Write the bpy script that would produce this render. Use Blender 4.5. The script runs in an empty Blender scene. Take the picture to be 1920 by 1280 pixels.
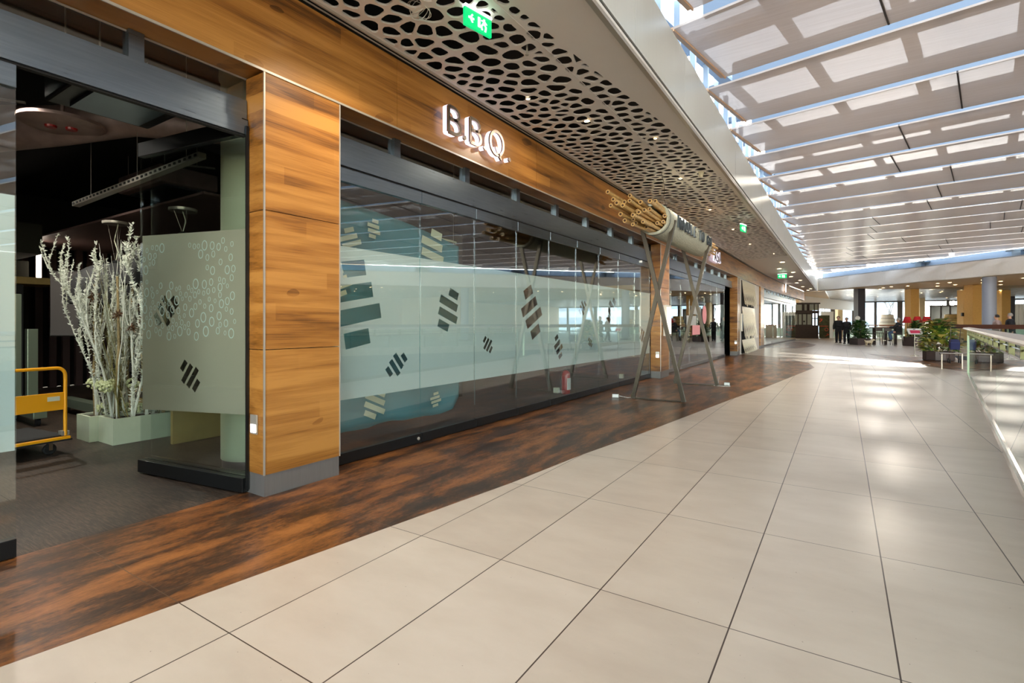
import bpy, bmesh, math, random
from mathutils import Vector, Matrix
from mathutils.geometry import tessellate_polygon
PI = math.pi
R = math.radians
SC = bpy.context.scene
COL = SC.collection

# ------------------------------------------------------------------ camera
cam_d = bpy.data.cameras.new('camera')
cam = bpy.data.objects.new('camera', cam_d); COL.objects.link(cam)
cam.location = (0, 0, 1.33)
cam.rotation_euler = (R(90), 0, R(32.776))
cam_d.sensor_width = 36.0
cam_d.lens = 961.6 * 36 / 1920
cam_d.shift_y = -(640 - 606.06) / 1920
cam_d.clip_start = 0.05; cam_d.clip_end = 600
SC.camera = cam

# ------------------------------------------------------------------ sky and sun
SUN_EL, SUN_AZ = 13.4, 3.3            # degrees above the horizon, degrees right of +Y
w = bpy.data.worlds.new('sky'); SC.world = w; w.use_nodes = True
wn = w.node_tree.nodes; wl = w.node_tree.links; wn.clear()
sky = wn.new('ShaderNodeTexSky'); sky.sky_type = 'NISHITA'; sky.sun_disc = False
sky.sun_elevation = R(SUN_EL); sky.sun_rotation = R(SUN_AZ); sky.dust_density = 0.3; sky.air_density = 1.0
hs = wn.new('ShaderNodeHueSaturation'); hs.inputs['Saturation'].default_value = 0.45
bg = wn.new('ShaderNodeBackground'); bg.inputs[1].default_value = 0.95
wo = wn.new('ShaderNodeOutputWorld')
wl.new(sky.outputs[0], hs.inputs['Color']); wl.new(hs.outputs[0], bg.inputs[0]); wl.new(bg.outputs[0], wo.inputs[0])
sd = bpy.data.lights.new('sun', 'SUN'); sd.energy = 2.0; sd.angle = R(0.8); sd.color = (1.0, 0.90, 0.76)
so = bpy.data.objects.new('sun', sd); COL.objects.link(so)
a_, e_ = R(SUN_AZ), R(SUN_EL)
sdir = Vector((math.sin(a_) * math.cos(e_), math.cos(a_) * math.cos(e_), math.sin(e_)))
so.rotation_euler = sdir.to_track_quat('Z', 'Y').to_euler(); so.location = sdir * 90

# ------------------------------------------------------------------ exposure
SC.view_settings.view_transform = 'Standard'; SC.view_settings.look = 'None'
SC.view_settings.exposure = 1.36; SC.view_settings.gamma = 1.0
SC.view_settings.use_curve_mapping = False
SC.cycles.max_bounces = 10; SC.cycles.transparent_max_bounces = 32; SC.cycles.diffuse_bounces = 5
SC.cycles.glossy_bounces = 5; SC.cycles.sample_clamp_indirect = 6.0; SC.cycles.caustics_reflective = False
SC.cycles.use_denoising = True

# ------------------------------------------------------------------ materials
def srgb(r, g, b):
    f = lambda c: (c / 255 / 12.92) if c / 255 <= 0.04045 else ((c / 255 + 0.055) / 1.055) ** 2.4
    return (f(r), f(g), f(b), 1.0)

class NT:
    def __init__(s, name):
        s.m = bpy.data.materials.new(name); s.m.use_nodes = True
        s.n = s.m.node_tree.nodes; s.l = s.m.node_tree.links; s.n.clear()
        s.out = s.n.new('ShaderNodeOutputMaterial')
    def new(s, t, **k):
        n = s.n.new(t)
        for a, b in k.items(): setattr(n, a, b)
        return n
    def link(s, a, b): s.l.new(a, b)
    def val(s, sock, v):
        if hasattr(v, 'is_output') or isinstance(v, bpy.types.NodeSocket): s.l.new(v, sock)
        else: sock.default_value = v
    def math(s, op, a, b=0.0, c=None, clamp=False):
        n = s.n.new('ShaderNodeMath'); n.operation = op; n.use_clamp = clamp
        s.val(n.inputs[0], a); s.val(n.inputs[1], b)
        if c is not None: s.val(n.inputs[2], c)
        return n.outputs[0]
    def pos(s):
        return s.n.new('ShaderNodeNewGeometry').outputs['Position']
    def sep(s, v):
        n = s.n.new('ShaderNodeSeparateXYZ'); s.l.new(v, n.inputs[0]); return n.outputs
    def comb(s, x, y, z):
        n = s.n.new('ShaderNodeCombineXYZ'); s.val(n.inputs[0], x); s.val(n.inputs[1], y); s.val(n.inputs[2], z); return n.outputs[0]
    def scale(s, v, sc):
        n = s.n.new('ShaderNodeVectorMath'); n.operation = 'MULTIPLY'; s.l.new(v, n.inputs[0]); n.inputs[1].default_value = sc; return n.outputs[0]
    def noise(s, v, scale=1.0, detail=4.0, rough=0.55, dist=0.0):
        n = s.n.new('ShaderNodeTexNoise'); s.l.new(v, n.inputs['Vector'])
        n.inputs['Scale'].default_value = scale; n.inputs['Detail'].default_value = detail
        n.inputs['Roughness'].default_value = rough; n.inputs['Distortion'].default_value = dist
        return n.outputs[0]
    def ramp(s, f, stops, interp='LINEAR'):
        n = s.n.new('ShaderNodeValToRGB'); s.l.new(f, n.inputs[0]); cr = n.color_ramp; cr.interpolation = interp
        cr.elements[0].position, cr.elements[0].color = stops[0]
        cr.elements[1].position, cr.elements[1].color = stops[-1]
        for p, c in stops[1:-1]:
            e = cr.elements.new(p); e.color = c
        return n.outputs[0]
    def mix(s, f, a, b):
        n = s.n.new('ShaderNodeMix'); n.data_type = 'RGBA'
        s.val(n.inputs[0], f); s.val(n.inputs[6], a); s.val(n.inputs[7], b); return n.outputs[2]
    def bump(s, h, st=0.2, d=0.01):
        n = s.n.new('ShaderNodeBump'); n.inputs['Strength'].default_value = st; n.inputs['Distance'].default_value = d
        s.l.new(h, n.inputs['Height']); return n.outputs[0]
    def pbr(s, col, rough=0.5, metal=0.0, spec=0.5, normal=None, coat=0.0, emis=None, estr=0.0, alpha=None):
        n = s.n.new('ShaderNodeBsdfPrincipled')
        s.val(n.inputs['Base Color'], col); s.val(n.inputs['Roughness'], rough); s.val(n.inputs['Metallic'], metal)
        n.inputs['Specular IOR Level'].default_value = spec
        n.inputs['Coat Weight'].default_value = coat; n.inputs['Coat Roughness'].default_value = 0.15
        if normal is not None: s.l.new(normal, n.inputs['Normal'])
        if emis is not None: n.inputs['Emission Color'].default_value = emis; n.inputs['Emission Strength'].default_value = estr
        return n.outputs[0]
    def done(s, sh): s.l.new(sh, s.out.inputs[0]); return s.m
    def mixsh(s, f, a, b):
        n = s.n.new('ShaderNodeMixShader'); s.val(n.inputs[0], f); s.l.new(a, n.inputs[1]); s.l.new(b, n.inputs[2]); return n.outputs[0]

def plain(name, c, rough=0.5, metal=0.0, spec=0.5, var=0.0, vscale=8.0, coat=0.0, emis=None, estr=0.0):
    t = NT(name); col = srgb(*c)
    if var > 0:
        nz = t.noise(t.pos(), vscale, 4)
        k = lambda f: tuple(min(1, x * f) for x in col[:3]) + (1,)
        col = t.ramp(nz, [(0.3, k(1 - var)), (0.7, k(1 + var))])
    return t.done(t.pbr(col, rough, metal, spec, coat=coat, emis=(srgb(*emis) if emis else None), estr=estr))

def emit(name, c, st):
    t = NT(name); n = t.new('ShaderNodeEmission'); n.inputs[0].default_value = srgb(*c); n.inputs[1].default_value = st
    return t.done(n.outputs[0])

def schlick(t, f0=0.045):
    g = t.new('ShaderNodeNewGeometry'); d = t.new('ShaderNodeVectorMath', operation='DOT_PRODUCT')
    t.link(g.outputs['Incoming'], d.inputs[0]); t.link(g.outputs['Normal'], d.inputs[1])
    c = t.math('ABSOLUTE', d.outputs['Value'])
    p = t.math('POWER', t.math('SUBTRACT', 1.0, c, clamp=True), 5.0)
    return t.math('MULTIPLY_ADD', p, 1.0 - f0, f0)

def glass(name, tint=(0.94, 0.975, 0.965), f0=0.10, rough=0.0):
    t = NT(name)
    tr = t.new('ShaderNodeBsdfTransparent'); tr.inputs[0].default_value = (*tint, 1)
    gl = t.new('ShaderNodeBsdfGlossy'); gl.inputs[0].default_value = (1, 1, 1, 1); gl.inputs['Roughness'].default_value = rough
    return t.done(t.mixsh(schlick(t, f0), tr.outputs[0], gl.outputs[0]))

def wood(name, base=((84, 50, 20), (148, 96, 40), (178, 124, 60)), vert=False, rough=0.34, coat=0.12):
    t = NT(name); P = t.pos()
    s1 = (1.6, 0.55, 9.0) if not vert else (9, 9, 0.7)
    v = t.scale(P, s1)
    big = t.noise(v, 1.0, 3, 0.5, 0.6)
    fine = t.noise(t.scale(P, (14, 3.0, 150) if not vert else (150, 150, 5)), 1.0, 4, 0.6, 0.2)
    x, y, z = t.sep(P)
    row = t.math('FLOOR', t.math('MULTIPLY', z, 7.4))
    cell = t.math('FLOOR', t.math('ADD', t.math('MULTIPLY', y, 0.55), t.math('MULTIPLY', row, 0.37)))
    wn_ = t.new('ShaderNodeTexWhiteNoise', noise_dimensions='2D'); t.link(t.comb(row, cell, 0), wn_.inputs['Vector'])
    f = t.math('ADD', t.math('MULTIPLY', big, 0.85), t.math('MULTIPLY', fine, 0.36))
    f = t.math('ADD', f, t.math('MULTIPLY', t.math('SUBTRACT', wn_.outputs['Value'], 0.5), 0.16))
    kn = t.noise(t.scale(P, (2.5, 2.2, 5)), 1.0, 1, 0.4)
    f = t.math('SUBTRACT', f, t.math('MULTIPLY', t.math('GREATER_THAN', kn, 0.74), 0.12))
    c = t.ramp(f, [(0.38, srgb(*base[0])), (0.56, srgb(*base[1])), (0.76, srgb(*base[2]))])
    return t.done(t.pbr(c, rough, 0, 0.5, coat=coat))

def grid_lines(t, x, y, wx, wy, x0=-2.216, y0=1.195, px=0.6, py=1.2):
    fx = t.math('FRACT', t.math('DIVIDE', t.math('ADD', x, -x0 + 60 * px), px))
    fy = t.math('FRACT', t.math('DIVIDE', t.math('ADD', y, -y0 + 60 * py), py))
    dx = t.math('MULTIPLY', t.math('MINIMUM', fx, t.math('SUBTRACT', 1.0, fx)), px)
    dy = t.math('MULTIPLY', t.math('MINIMUM', fy, t.math('SUBTRACT', 1.0, fy)), py)
    return t.math('MAXIMUM', t.math('LESS_THAN', dx, wx), t.math('LESS_THAN', dy, wy))

def tile_floor():
    t = NT('beige_porcelain_tile'); P = t.pos(); x, y, z = t.sep(P)
    g = grid_lines(t, x, y, 0.0032, 0.0026)
    ix = t.math('FLOOR', t.math('DIVIDE', t.math('ADD', x, 2.216), 0.6)); iy = t.math('FLOOR', t.math('DIVIDE', t.math('ADD', y, -1.195), 1.2))
    wn_ = t.new('ShaderNodeTexWhiteNoise', noise_dimensions='2D'); t.link(t.comb(ix, iy, 0), wn_.inputs['Vector'])
    nz = t.noise(t.scale(P, (1.6, 3.2, 1)), 1.2, 6, 0.6)
    f = t.math('ADD', t.math('MULTIPLY', nz, 0.7), t.math('MULTIPLY', wn_.outputs['Value'], 0.22))
    c = t.ramp(f, [(0.25, srgb(188, 174, 158)), (0.5, srgb(200, 187, 171)), (0.75, srgb(209, 197, 182))])
    sp = t.noise(P, 60, 1, 0.4)
    c = t.mix(t.math('GREATER_THAN', sp, 0.80), c, srgb(160, 145, 130))
    c = t.mix(g, c, srgb(72, 60, 52))
    return t.done(t.pbr(c, 0.3, 0, 0.4))

def rust_floor():
    t = NT('rust_brown_tile'); P = t.pos(); x, y, z = t.sep(P)
    v = t.scale(P, (4.6, 1.25, 1))
    a = t.noise(v, 1.0, 7, 0.68, 0.2); b = t.noise(t.scale(P, (1.5, .5, 1)), 1.0, 3, 0.5)
    c3 = t.noise(t.scale(P, (60, 22, 1)), 1.0, 3, 0.7)
    f = t.math('ADD', t.math('ADD', t.math('MULTIPLY', a, 0.75), t.math('MULTIPLY', b, 0.25)), t.math('MULTIPLY', t.math('SUBTRACT', c3, 0.5), 0.22))
    c = t.ramp(f, [(0.40, srgb(48, 34, 26)), (0.47, srgb(76, 50, 32)), (0.54, srgb(124, 78, 41)), (0.64, srgb(158, 102, 54))])
    g = grid_lines(t, x, y, 0.0022, 0.0022)
    c = t.mix(g, c, srgb(96, 74, 60))
    return t.done(t.pbr(c, 0.33, 0, 0.35))

def carpet_floor():
    t = NT('dark_woven_floor'); P = t.pos()
    a = t.noise(t.scale(P, (7, 90, 1)), 1.0, 4, 0.75); b = t.noise(P, 1.1, 4)
    f = t.math('ADD', t.math('MULTIPLY', a, 0.7), t.math('MULTIPLY', b, 0.3))
    c = t.ramp(f, [(0.40, srgb(26, 21, 17)), (0.5, srgb(54, 44, 36)), (0.60, srgb(88, 72, 60))])
    return t.done(t.pbr(c, 0.42, 0, 0.4, normal=t.bump(a, 0.3, 0.004)))

def brushed(name, c, rough=0.3, s=(40, 40, 1.0), amp=0.1, metal=1.0):
    t = NT(name); nz = t.noise(t.scale(t.pos(), s), 1.0, 3, 0.6)
    col = srgb(*c)
    cc = t.ramp(nz, [(0.2, tuple(x * (1 - amp) for x in col[:3]) + (1,)), (0.8, tuple(min(1, x * (1 + amp)) for x in col[:3]) + (1,))])
    return t.done(t.pbr(cc, t.math('MULTIPLY_ADD', nz, 0.15, rough - 0.07), metal, 0.5))

def frost(name, c=(158, 184, 172), clear=0.2, trans=0.35):
    t = NT(name)
    tr = t.new('ShaderNodeBsdfTransparent'); tr.inputs[0].default_value = (0.9, 0.95, 0.93, 1)
    tl = t.new('ShaderNodeBsdfTranslucent'); tl.inputs[0].default_value = srgb(*c)
    df = t.new('ShaderNodeBsdfDiffuse'); df.inputs[0].default_value = srgb(*c)
    a = t.mixsh(trans, df.outputs[0], tl.outputs[0])
    return t.done(t.mixsh(clear, a, tr.outputs[0]))

def baffle_mat():
    t = NT('perforated_ceiling_sheet'); P = t.pos()
    nz = t.noise(t.scale(P, (1.2, 30, 1)), 1.0, 3, 0.6)
    c = t.ramp(nz, [(0.3, srgb(208, 190, 174)), (0.7, srgb(218, 202, 188))])
    df = t.new('ShaderNodeBsdfDiffuse'); t.link(c, df.inputs[0])
    tl = t.new('ShaderNodeBsdfTranslucent'); t.link(c, tl.inputs[0])
    gl = t.new('ShaderNodeBsdfGlossy'); gl.inputs[0].default_value = (0.9, 0.85, 0.8, 1); gl.inputs['Roughness'].default_value = 0.28
    tr = t.new('ShaderNodeBsdfTransparent'); tr.inputs[0].default_value = (1, 1, 1, 1)
    a = t.mixsh(0.30, df.outputs[0], tl.outputs[0])
    a = t.mixsh(schlick(t, 0.05), a, gl.outputs[0])
    return t.done(t.mixsh(0.15, a, tr.outputs[0]))

def leaf_mat(name, stops):
    t = NT(name); g = t.new('ShaderNodeNewGeometry')
    c = t.ramp(g.outputs['Random Per Island'], stops)
    df = t.pbr(c, 0.35, 0, 0.5)
    tl = t.new('ShaderNodeBsdfTranslucent'); t.link(c, tl.inputs[0])
    return t.done(t.mixsh(0.25, df, tl.outputs[0]))

M = {}
M['tile'] = tile_floor(); M['rust'] = rust_floor(); M['carpet'] = carpet_floor()
M['wood'] = wood('walnut_cladding'); M['wood_far'] = M['wood']
M['white'] = plain('white_plaster', (232, 226, 218), 0.6, var=0.02)
M['soffit'] = plain('white_lacquered_sheet', (240, 233, 225), 0.45, var=0.01, vscale=3)
M['plenum'] = plain('dark_plenum', (34, 32, 30), 0.8)
M['black'] = plain('black_metal', (24, 25, 26), 0.35, 0.3)
M['matte'] = plain('matte_black', (20, 19, 19), 0.75)
M['steel'] = brushed('dark_anodised_steel', (132, 144, 154), 0.30, (3, 3, 60), 0.12)
M['alu'] = plain('pale_aluminium_trim', (196, 188, 176), 0.35, 0.6)
M['base'] = brushed('grey_baseboard', (128, 124, 122), 0.45, (60, 60, 3), 0.08, 0.5)
M['panelmetal'] = brushed('satin_metal_panel', (228, 229, 222), 0.32, (30, 30, 0.5), 0.03, 0.3)
M['bluebeam'] = plain('pale_blue_steel', (132, 148, 164), 0.5)
M['baffle'] = baffle_mat(); M['baffle_edge'] = plain('warm_baffle_edge', (222, 176, 132), 0.45)
M['glass'] = glass('clear_glass'); M['glass_rail'] = glass('balustrade_glass', (0.86, 0.95, 0.93), 0.05)
M['glass_far'] = glass('window_glass', (0.92, 0.96, 0.97), 0.05)
M['frost'] = frost('frosted_film', (204, 217, 217), 0.14, 0.12); M['frost_door'] = frost('frosted_film_door', (194, 186, 166), 0.12, 0.3)
M['silver'] = brushed('silver_plank_ceiling', (236, 233, 228), 0.28, (1, 12, 1), 0.04, 0.4)
M['bronze'] = plain('dark_bronze_tube', (84, 76, 66), 0.35, 0.8)
M['bamboo'] = plain('dry_bamboo', (196, 158, 98), 0.4, var=0.25, vscale=14, coat=0.2)
M['bamboo_in'] = plain('bamboo_hollow', (70, 44, 24), 0.8)
M['concrete'] = plain('pale_textured_plaster', (196, 196, 180), 0.8, var=0.07, vscale=60)
M['letter_dark'] = plain('dark_letter', (84, 92, 98), 0.4, 0.5)
M['letter_metal'] = brushed('brushed_letter_face', (170, 160, 150), 0.35, (40, 3, 40), 0.06)
M['halo'] = emit('letter_light', (240, 232, 255), 0.8)
M['teal'] = plain('teal_banner_cloth', (74, 138, 150), 0.8, var=0.05, vscale=2)
M['cream'] = plain('cream_print', (214, 216, 190), 0.7)
M['darkwall'] = plain('dark_green_wall', (38, 38, 28), 0.9)
M['ceil_dark'] = plain('black_ceiling', (24, 21, 20), 0.85)
M['duct'] = plain('brown_grey_duct', (168, 144, 138), 0.45, 0.3, var=0.2, vscale=5)
M['colpaint'] = plain('pale_green_column_paint', (216, 206, 176), 0.55, var=0.03)
M['yellow'] = plain('yellow_lacquer', (244, 168, 18), 0.35, coat=0.3)
M['rubber'] = plain('black_rubber', (22, 22, 22), 0.7)
M['planterbox'] = plain('pale_planter_box', (186, 194, 168), 0.6, var=0.04)
M['birch'] = plain('birch_bark', (150, 130, 90), 0.75, var=0.3, vscale=30)
M['frostbranch'] = plain('white_frosted_branch', (218, 220, 206), 0.85, var=0.08, vscale=40)
M['twig'] = plain('olive_twig', (120, 112, 56), 0.7)
M['drybrown'] = plain('dried_brown_bloom', (96, 64, 38), 0.85, var=0.3, vscale=30)
M['hydrangea'] = plain('cream_flower_head', (202, 208, 160), 0.8, var=0.12, vscale=50)
M['greygreen'] = plain('green_brushed_post', (140, 152, 132), 0.3, 0.7)
M['screen'] = plain('glossy_dark_screen', (50, 48, 46), 0.12)
M['red'] = plain('red_enamel', (176, 34, 30), 0.35, coat=0.3)
M['redshade'] = plain('red_lampshade', (186, 26, 30), 0.8)
M['paper'] = plain('white_paper', (232, 230, 226), 0.7)
M['plastic_w'] = plain('white_plastic', (222, 222, 216), 0.45)
M['plank'] = plain('light_wood_board', (170, 142, 84), 0.6, var=0.08, vscale=6)
M['ochre'] = plain('ochre_column', (206, 164, 96), 0.6, var=0.04)
M['tan'] = plain('tan_column', (214, 196, 160), 0.6)
M['navy'] = plain('dark_navy_column', (48, 50, 62), 0.5)
M['bluegrey'] = plain('blue_grey_column', (150, 156, 172), 0.5)
M['warmceil'] = plain('warm_plaster_ceiling', (226, 204, 172), 0.6)
M['kiosk'] = plain('dark_stained_wood', (50, 36, 30), 0.5, var=0.2, vscale=6)
M['frame'] = plain('dark_brown_window_frame', (62, 54, 50), 0.5)
M['orange'] = plain('orange_wood_rail', (176, 104, 56), 0.4)
M['rail'] = plain('champagne_rail', (216, 204, 188), 0.32, 0.35)
M['olive'] = plain('olive_post', (98, 100, 60), 0.4, 0.3)
M['chrome'] = plain('polished_steel', (190, 186, 178), 0.18, 1.0)
M['darkbrown'] = plain('brown_planter', (76, 62, 60), 0.5, var=0.05)
M['cloth_black'] = plain('black_jacket_cloth', (26, 26, 30), 0.85)
M['cloth_navy'] = plain('dark_trousers', (22, 23, 30), 0.85)
M['jeans'] = plain('blue_jeans', (62, 84, 116), 0.85)
M['skin'] = plain('skin', (196, 146, 120), 0.55)
M['hair_dark'] = plain('dark_hair', (40, 32, 28), 0.7); M['hair_grey'] = plain('grey_hair', (150, 144, 138), 0.7)
M['dog'] = plain('beige_dog_fur', (196, 180, 150), 0.9, var=0.2, vscale=60)
M['downlight'] = emit('warm_downlight', (255, 226, 176), 14.0)
M['spot'] = emit('warm_spot', (255, 214, 150), 60.0)
M['coollight'] = emit('cool_step_light', (240, 244, 255), 3.0)
M['exit_green'] = plain('exit_sign_green', (0, 150, 84), 0.4, emis=(0, 160, 90), estr=0.8)
M['exit_white'] = emit('exit_sign_white', (240, 255, 246), 1.6)
M['croton'] = leaf_mat('variegated_leaf', [(0.0, srgb(40, 84, 40)), (0.3, srgb(84, 132, 56)), (0.5, srgb(168, 180, 70)), (0.68, srgb(224, 206, 110)), (0.84, srgb(150, 104, 76)), (1.0, srgb(196, 214, 160))])
M['leaf'] = leaf_mat('green_leaf', [(0.0, srgb(24, 62, 26)), (0.5, srgb(52, 104, 44)), (1.0, srgb(120, 150, 84))])
M['soil'] = plain('dark_soil', (50, 38, 28), 0.95)
M['curtainmetal'] = None

# ------------------------------------------------------------------ mesh builder
ORG = {}
class MB:
    def __init__(s): s.v = []; s.f = []; s.mi = []; s.cur = 0
    def add(s, vs, fs):
        o = len(s.v); s.v += [Vector(v) for v in vs]
        for f in fs: s.f.append(tuple(i + o for i in f)); s.mi.append(s.cur)
    def box(s, x0, y0, z0, x1, y1, z1):
        a = [(x0, y0, z0), (x1, y0, z0), (x1, y1, z0), (x0, y1, z0), (x0, y0, z1), (x1, y0, z1), (x1, y1, z1), (x0, y1, z1)]
        s.add(a, [(0, 3, 2, 1), (4, 5, 6, 7), (0, 1, 5, 4), (1, 2, 6, 5), (2, 3, 7, 6), (3, 0, 4, 7)]); return s
    def obox(s, c, u, v, n, su, sv, sn):
        """box centred at c with half sizes along the unit axes u, v, n"""
        c, u, v, n = Vector(c), Vector(u).normalized() * su, Vector(v).normalized() * sv, Vector(n).normalized() * sn
        a = [c - u - v - n, c + u - v - n, c + u + v - n, c - u + v - n, c - u - v + n, c + u - v + n, c + u + v + n, c - u + v + n]
        s.add(a, [(0, 3, 2, 1), (4, 5, 6, 7), (0, 1, 5, 4), (1, 2, 6, 5), (2, 3, 7, 6), (3, 0, 4, 7)]); return s
    def bar(s, p, q, a, b=None, up=(0, 0, 1)):
        p, q = Vector(p), Vector(q); d = (q - p); L = d.length
        if L < 1e-6: return s
        d.normalize(); up = Vector(up)
        if abs(d.dot(up)) > 0.98: up = Vector((1, 0, 0))
        sx = d.cross(up).normalized(); sy = sx.cross(d)
        return s.obox((p + q) / 2, d, sx, sy, L / 2, a / 2, (b or a) / 2)
    def prism(s, pts, z0, z1):
        """vertical prism over a 2D polygon"""
        n = len(pts)
        tri = tessellate_polygon([[Vector((p[0], p[1], 0)) for p in pts]])
        vs = [(p[0], p[1], z0) for p in pts] + [(p[0], p[1], z1) for p in pts]
        area = sum(pts[i][0] * pts[(i + 1) % n][1] - pts[(i + 1) % n][0] * pts[i][1] for i in range(n))
        fs = []
        for t in tri:
            a, b, c = t
            ar = (pts[b][0] - pts[a][0]) * (pts[c][1] - pts[a][1]) - (pts[c][0] - pts[a][0]) * (pts[b][1] - pts[a][1])
            if ar < 0: a, b, c = a, c, b
            fs.append((a, c, b)); fs.append((a + n, b + n, c + n))
        for i in range(n):
            j = (i + 1) % n
            fs.append((i, j, j + n, i + n) if area > 0 else (j, i, i + n, j + n))
        s.add(vs, fs); return s
    def plate(s, pts, O, U, V, N, th, holes=()):
        """2D polygon (with holes) in the plane O+U*a+V*b, thickness th along N"""
        loops = [list(pts)] + [list(h) for h in holes]
        flat = [p for l in loops for p in l]; n = len(flat)
        tri = tessellate_polygon([[Vector((p[0], p[1], 0)) for p in l] for l in loops])
        O, U, V, N = Vector(O), Vector(U), Vector(V), Vector(N)
        vs = [O + U * p[0] + V * p[1] for p in flat] + [O + U * p[0] + V * p[1] + N * th for p in flat]
        fs = []
        flip = U.cross(V).dot(N) < 0
        for a, b, c in tri:
            ar = (flat[b][0] - flat[a][0]) * (flat[c][1] - flat[a][1]) - (flat[c][0] - flat[a][0]) * (flat[b][1] - flat[a][1])
            if ar < 0: b, c = c, b
            if flip: b, c = c, b
            fs.append((a, c, b)); fs.append((a + n, b + n, c + n))
        o = 0
        for li, l in enumerate(loops):
            m = len(l)
            ar = sum(l[i][0] * l[(i + 1) % m][1] - l[(i + 1) % m][0] * l[i][1] for i in range(m))
            ccw = (ar > 0) ^ (li > 0) ^ flip
            for i in range(m):
                j = (i + 1) % m
                fs.append((o + i, o + j, o + j + n, o + i + n) if ccw else (o + j, o + i, o + i + n, o + j + n))
            o += m
        s.add(vs, fs); return s
    def tube(s, path, r, seg=8, cap=True):
        path = [Vector(p) for p in path]; n = len(path)
        rr = r if isinstance(r, (list, tuple)) else [r] * n
        t0 = (path[1] - path[0]).normalized()
        up = Vector((0, 0, 1)) if abs(t0.z) < 0.9 else Vector((1, 0, 0))
        nx = t0.cross(up).normalized(); vs = []
        for i, p in enumerate(path):
            t = ((path[min(i + 1, n - 1)] - path[max(i - 1, 0)])).normalized()
            nx = (nx - t * nx.dot(t)).normalized(); ny = t.cross(nx)
            for k in range(seg):
                a = 2 * PI * k / seg; vs.append(p + (nx * math.cos(a) + ny * math.sin(a)) * rr[i])
        fs = [(i * seg + k, i * seg + (k + 1) % seg, (i + 1) * seg + (k + 1) % seg, (i + 1) * seg + k) for i in range(n - 1) for k in range(seg)]
        if cap: fs.append(tuple(range(seg - 1, -1, -1))); fs.append(tuple((n - 1) * seg + k for k in range(seg)))
        s.add(vs, fs); return s
    def lathe(s, prof, c=(0, 0, 0), seg=24, axis='z', caps=True):
        """profile of (radius, height) turned about an axis through c"""
        vs = []; n = len(prof); c = Vector(c)
        for r, h in prof:
            for k in range(seg):
                a = 2 * PI * k / seg
                if axis == 'z': vs.append(c + Vector((r * math.cos(a), r * math.sin(a), h)))
                elif axis == 'y': vs.append(c + Vector((r * math.sin(a), h, r * math.cos(a))))
                else: vs.append(c + Vector((h, r * math.cos(a), r * math.sin(a))))
        fs = [(i * seg + k, i * seg + (k + 1) % seg, (i + 1) * seg + (k + 1) % seg, (i + 1) * seg + k) for i in range(n - 1) for k in range(seg)]
        if caps:
            if prof[0][0] > 1e-5: fs.append(tuple(range(seg - 1, -1, -1)))
            if prof[-1][0] > 1e-5: fs.append(tuple((n - 1) * seg + k for k in range(seg)))
        s.add(vs, fs); return s
    def ball(s, c, r, sx=1, sy=1, sz=1, seg=12, rings=8):
        pr = [(math.sin(PI * i / rings) * r, -math.cos(PI * i / rings) * r) for i in range(rings + 1)]
        b = MB(); b.lathe(pr, (0, 0, 0), seg, caps=False)
        s.add([Vector(c) + Vector((v.x * sx, v.y * sy, v.z * sz)) for v in b.v], b.f); return s
    def stroke(s, pts, O, U, V, N, wd, dp, closed=False):
        """flat lettering stroke: polyline of (a,b) with width wd, extruded dp along N"""
        P = [Vector((p[0], p[1])) for p in pts]; n = len(P); L = []; Rr = []
        for i in range(n):
            if closed: a, b = P[i] - P[i - 1], P[(i + 1) % n] - P[i]
            else: a = P[i] - P[i - 1] if i else P[1] - P[0]; b = P[i + 1] - P[i] if i < n - 1 else P[-1] - P[-2]
            a.normalize(); b.normalize(); m = Vector((-(a.y + b.y), a.x + b.x))
            if m.length < 1e-4: m = Vector((-a.y, a.x))
            m.normalize(); k = wd / 2 / max(0.5, m.dot(Vector((-a.y, a.x)))); L.append(P[i] + m * k); Rr.append(P[i] - m * k)
        if closed: s.plate([tuple(p) for p in Rr], O, U, V, N, dp, [[tuple(p) for p in L]]) if abs(sum(Rr[i].x * Rr[(i + 1) % n].y - Rr[(i + 1) % n].x * Rr[i].y for i in range(n))) > abs(sum(L[i].x * L[(i + 1) % n].y - L[(i + 1) % n].x * L[i].y for i in range(n))) else s.plate([tuple(p) for p in L], O, U, V, N, dp, [[tuple(p) for p in Rr]])
        else: s.plate([tuple(p) for p in L + Rr[::-1]], O, U, V, N, dp)
        return s
    def build(s, name, mat, parent=None, smooth=False, bevel=0.0, mats=None, solid=0.0):
        me = bpy.data.meshes.new(name)
        if parent is not None: org = ORG[parent.name]
        else:
            xs = [v.x for v in s.v]; ys = [v.y for v in s.v]; zs = [v.z for v in s.v]
            org = Vector(((min(xs) + max(xs)) / 2, (min(ys) + max(ys)) / 2, min(zs)))
        me.from_pydata([v - org for v in s.v], [], s.f); me.update()
        if mats:
            for m_ in mats: me.materials.append(m_)
            for p, i in zip(me.polygons, s.mi): p.material_index = i
        else: me.materials.append(mat)
        if smooth:
            for p in me.polygons: p.use_smooth = True
            try: me.set_sharp_from_angle(angle=R(42))
            except Exception: pass
        o = bpy.data.objects.new(name, me); COL.objects.link(o)
        if parent is not None: o.parent = parent; o.location = (0, 0, 0)
        else: o.location = org
        ORG[o.name] = org
        if bevel > 0:
            b = o.modifiers.new('bevel', 'BEVEL'); b.width = bevel; b.segments = 2; b.limit_method = 'ANGLE'
        return o

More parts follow.
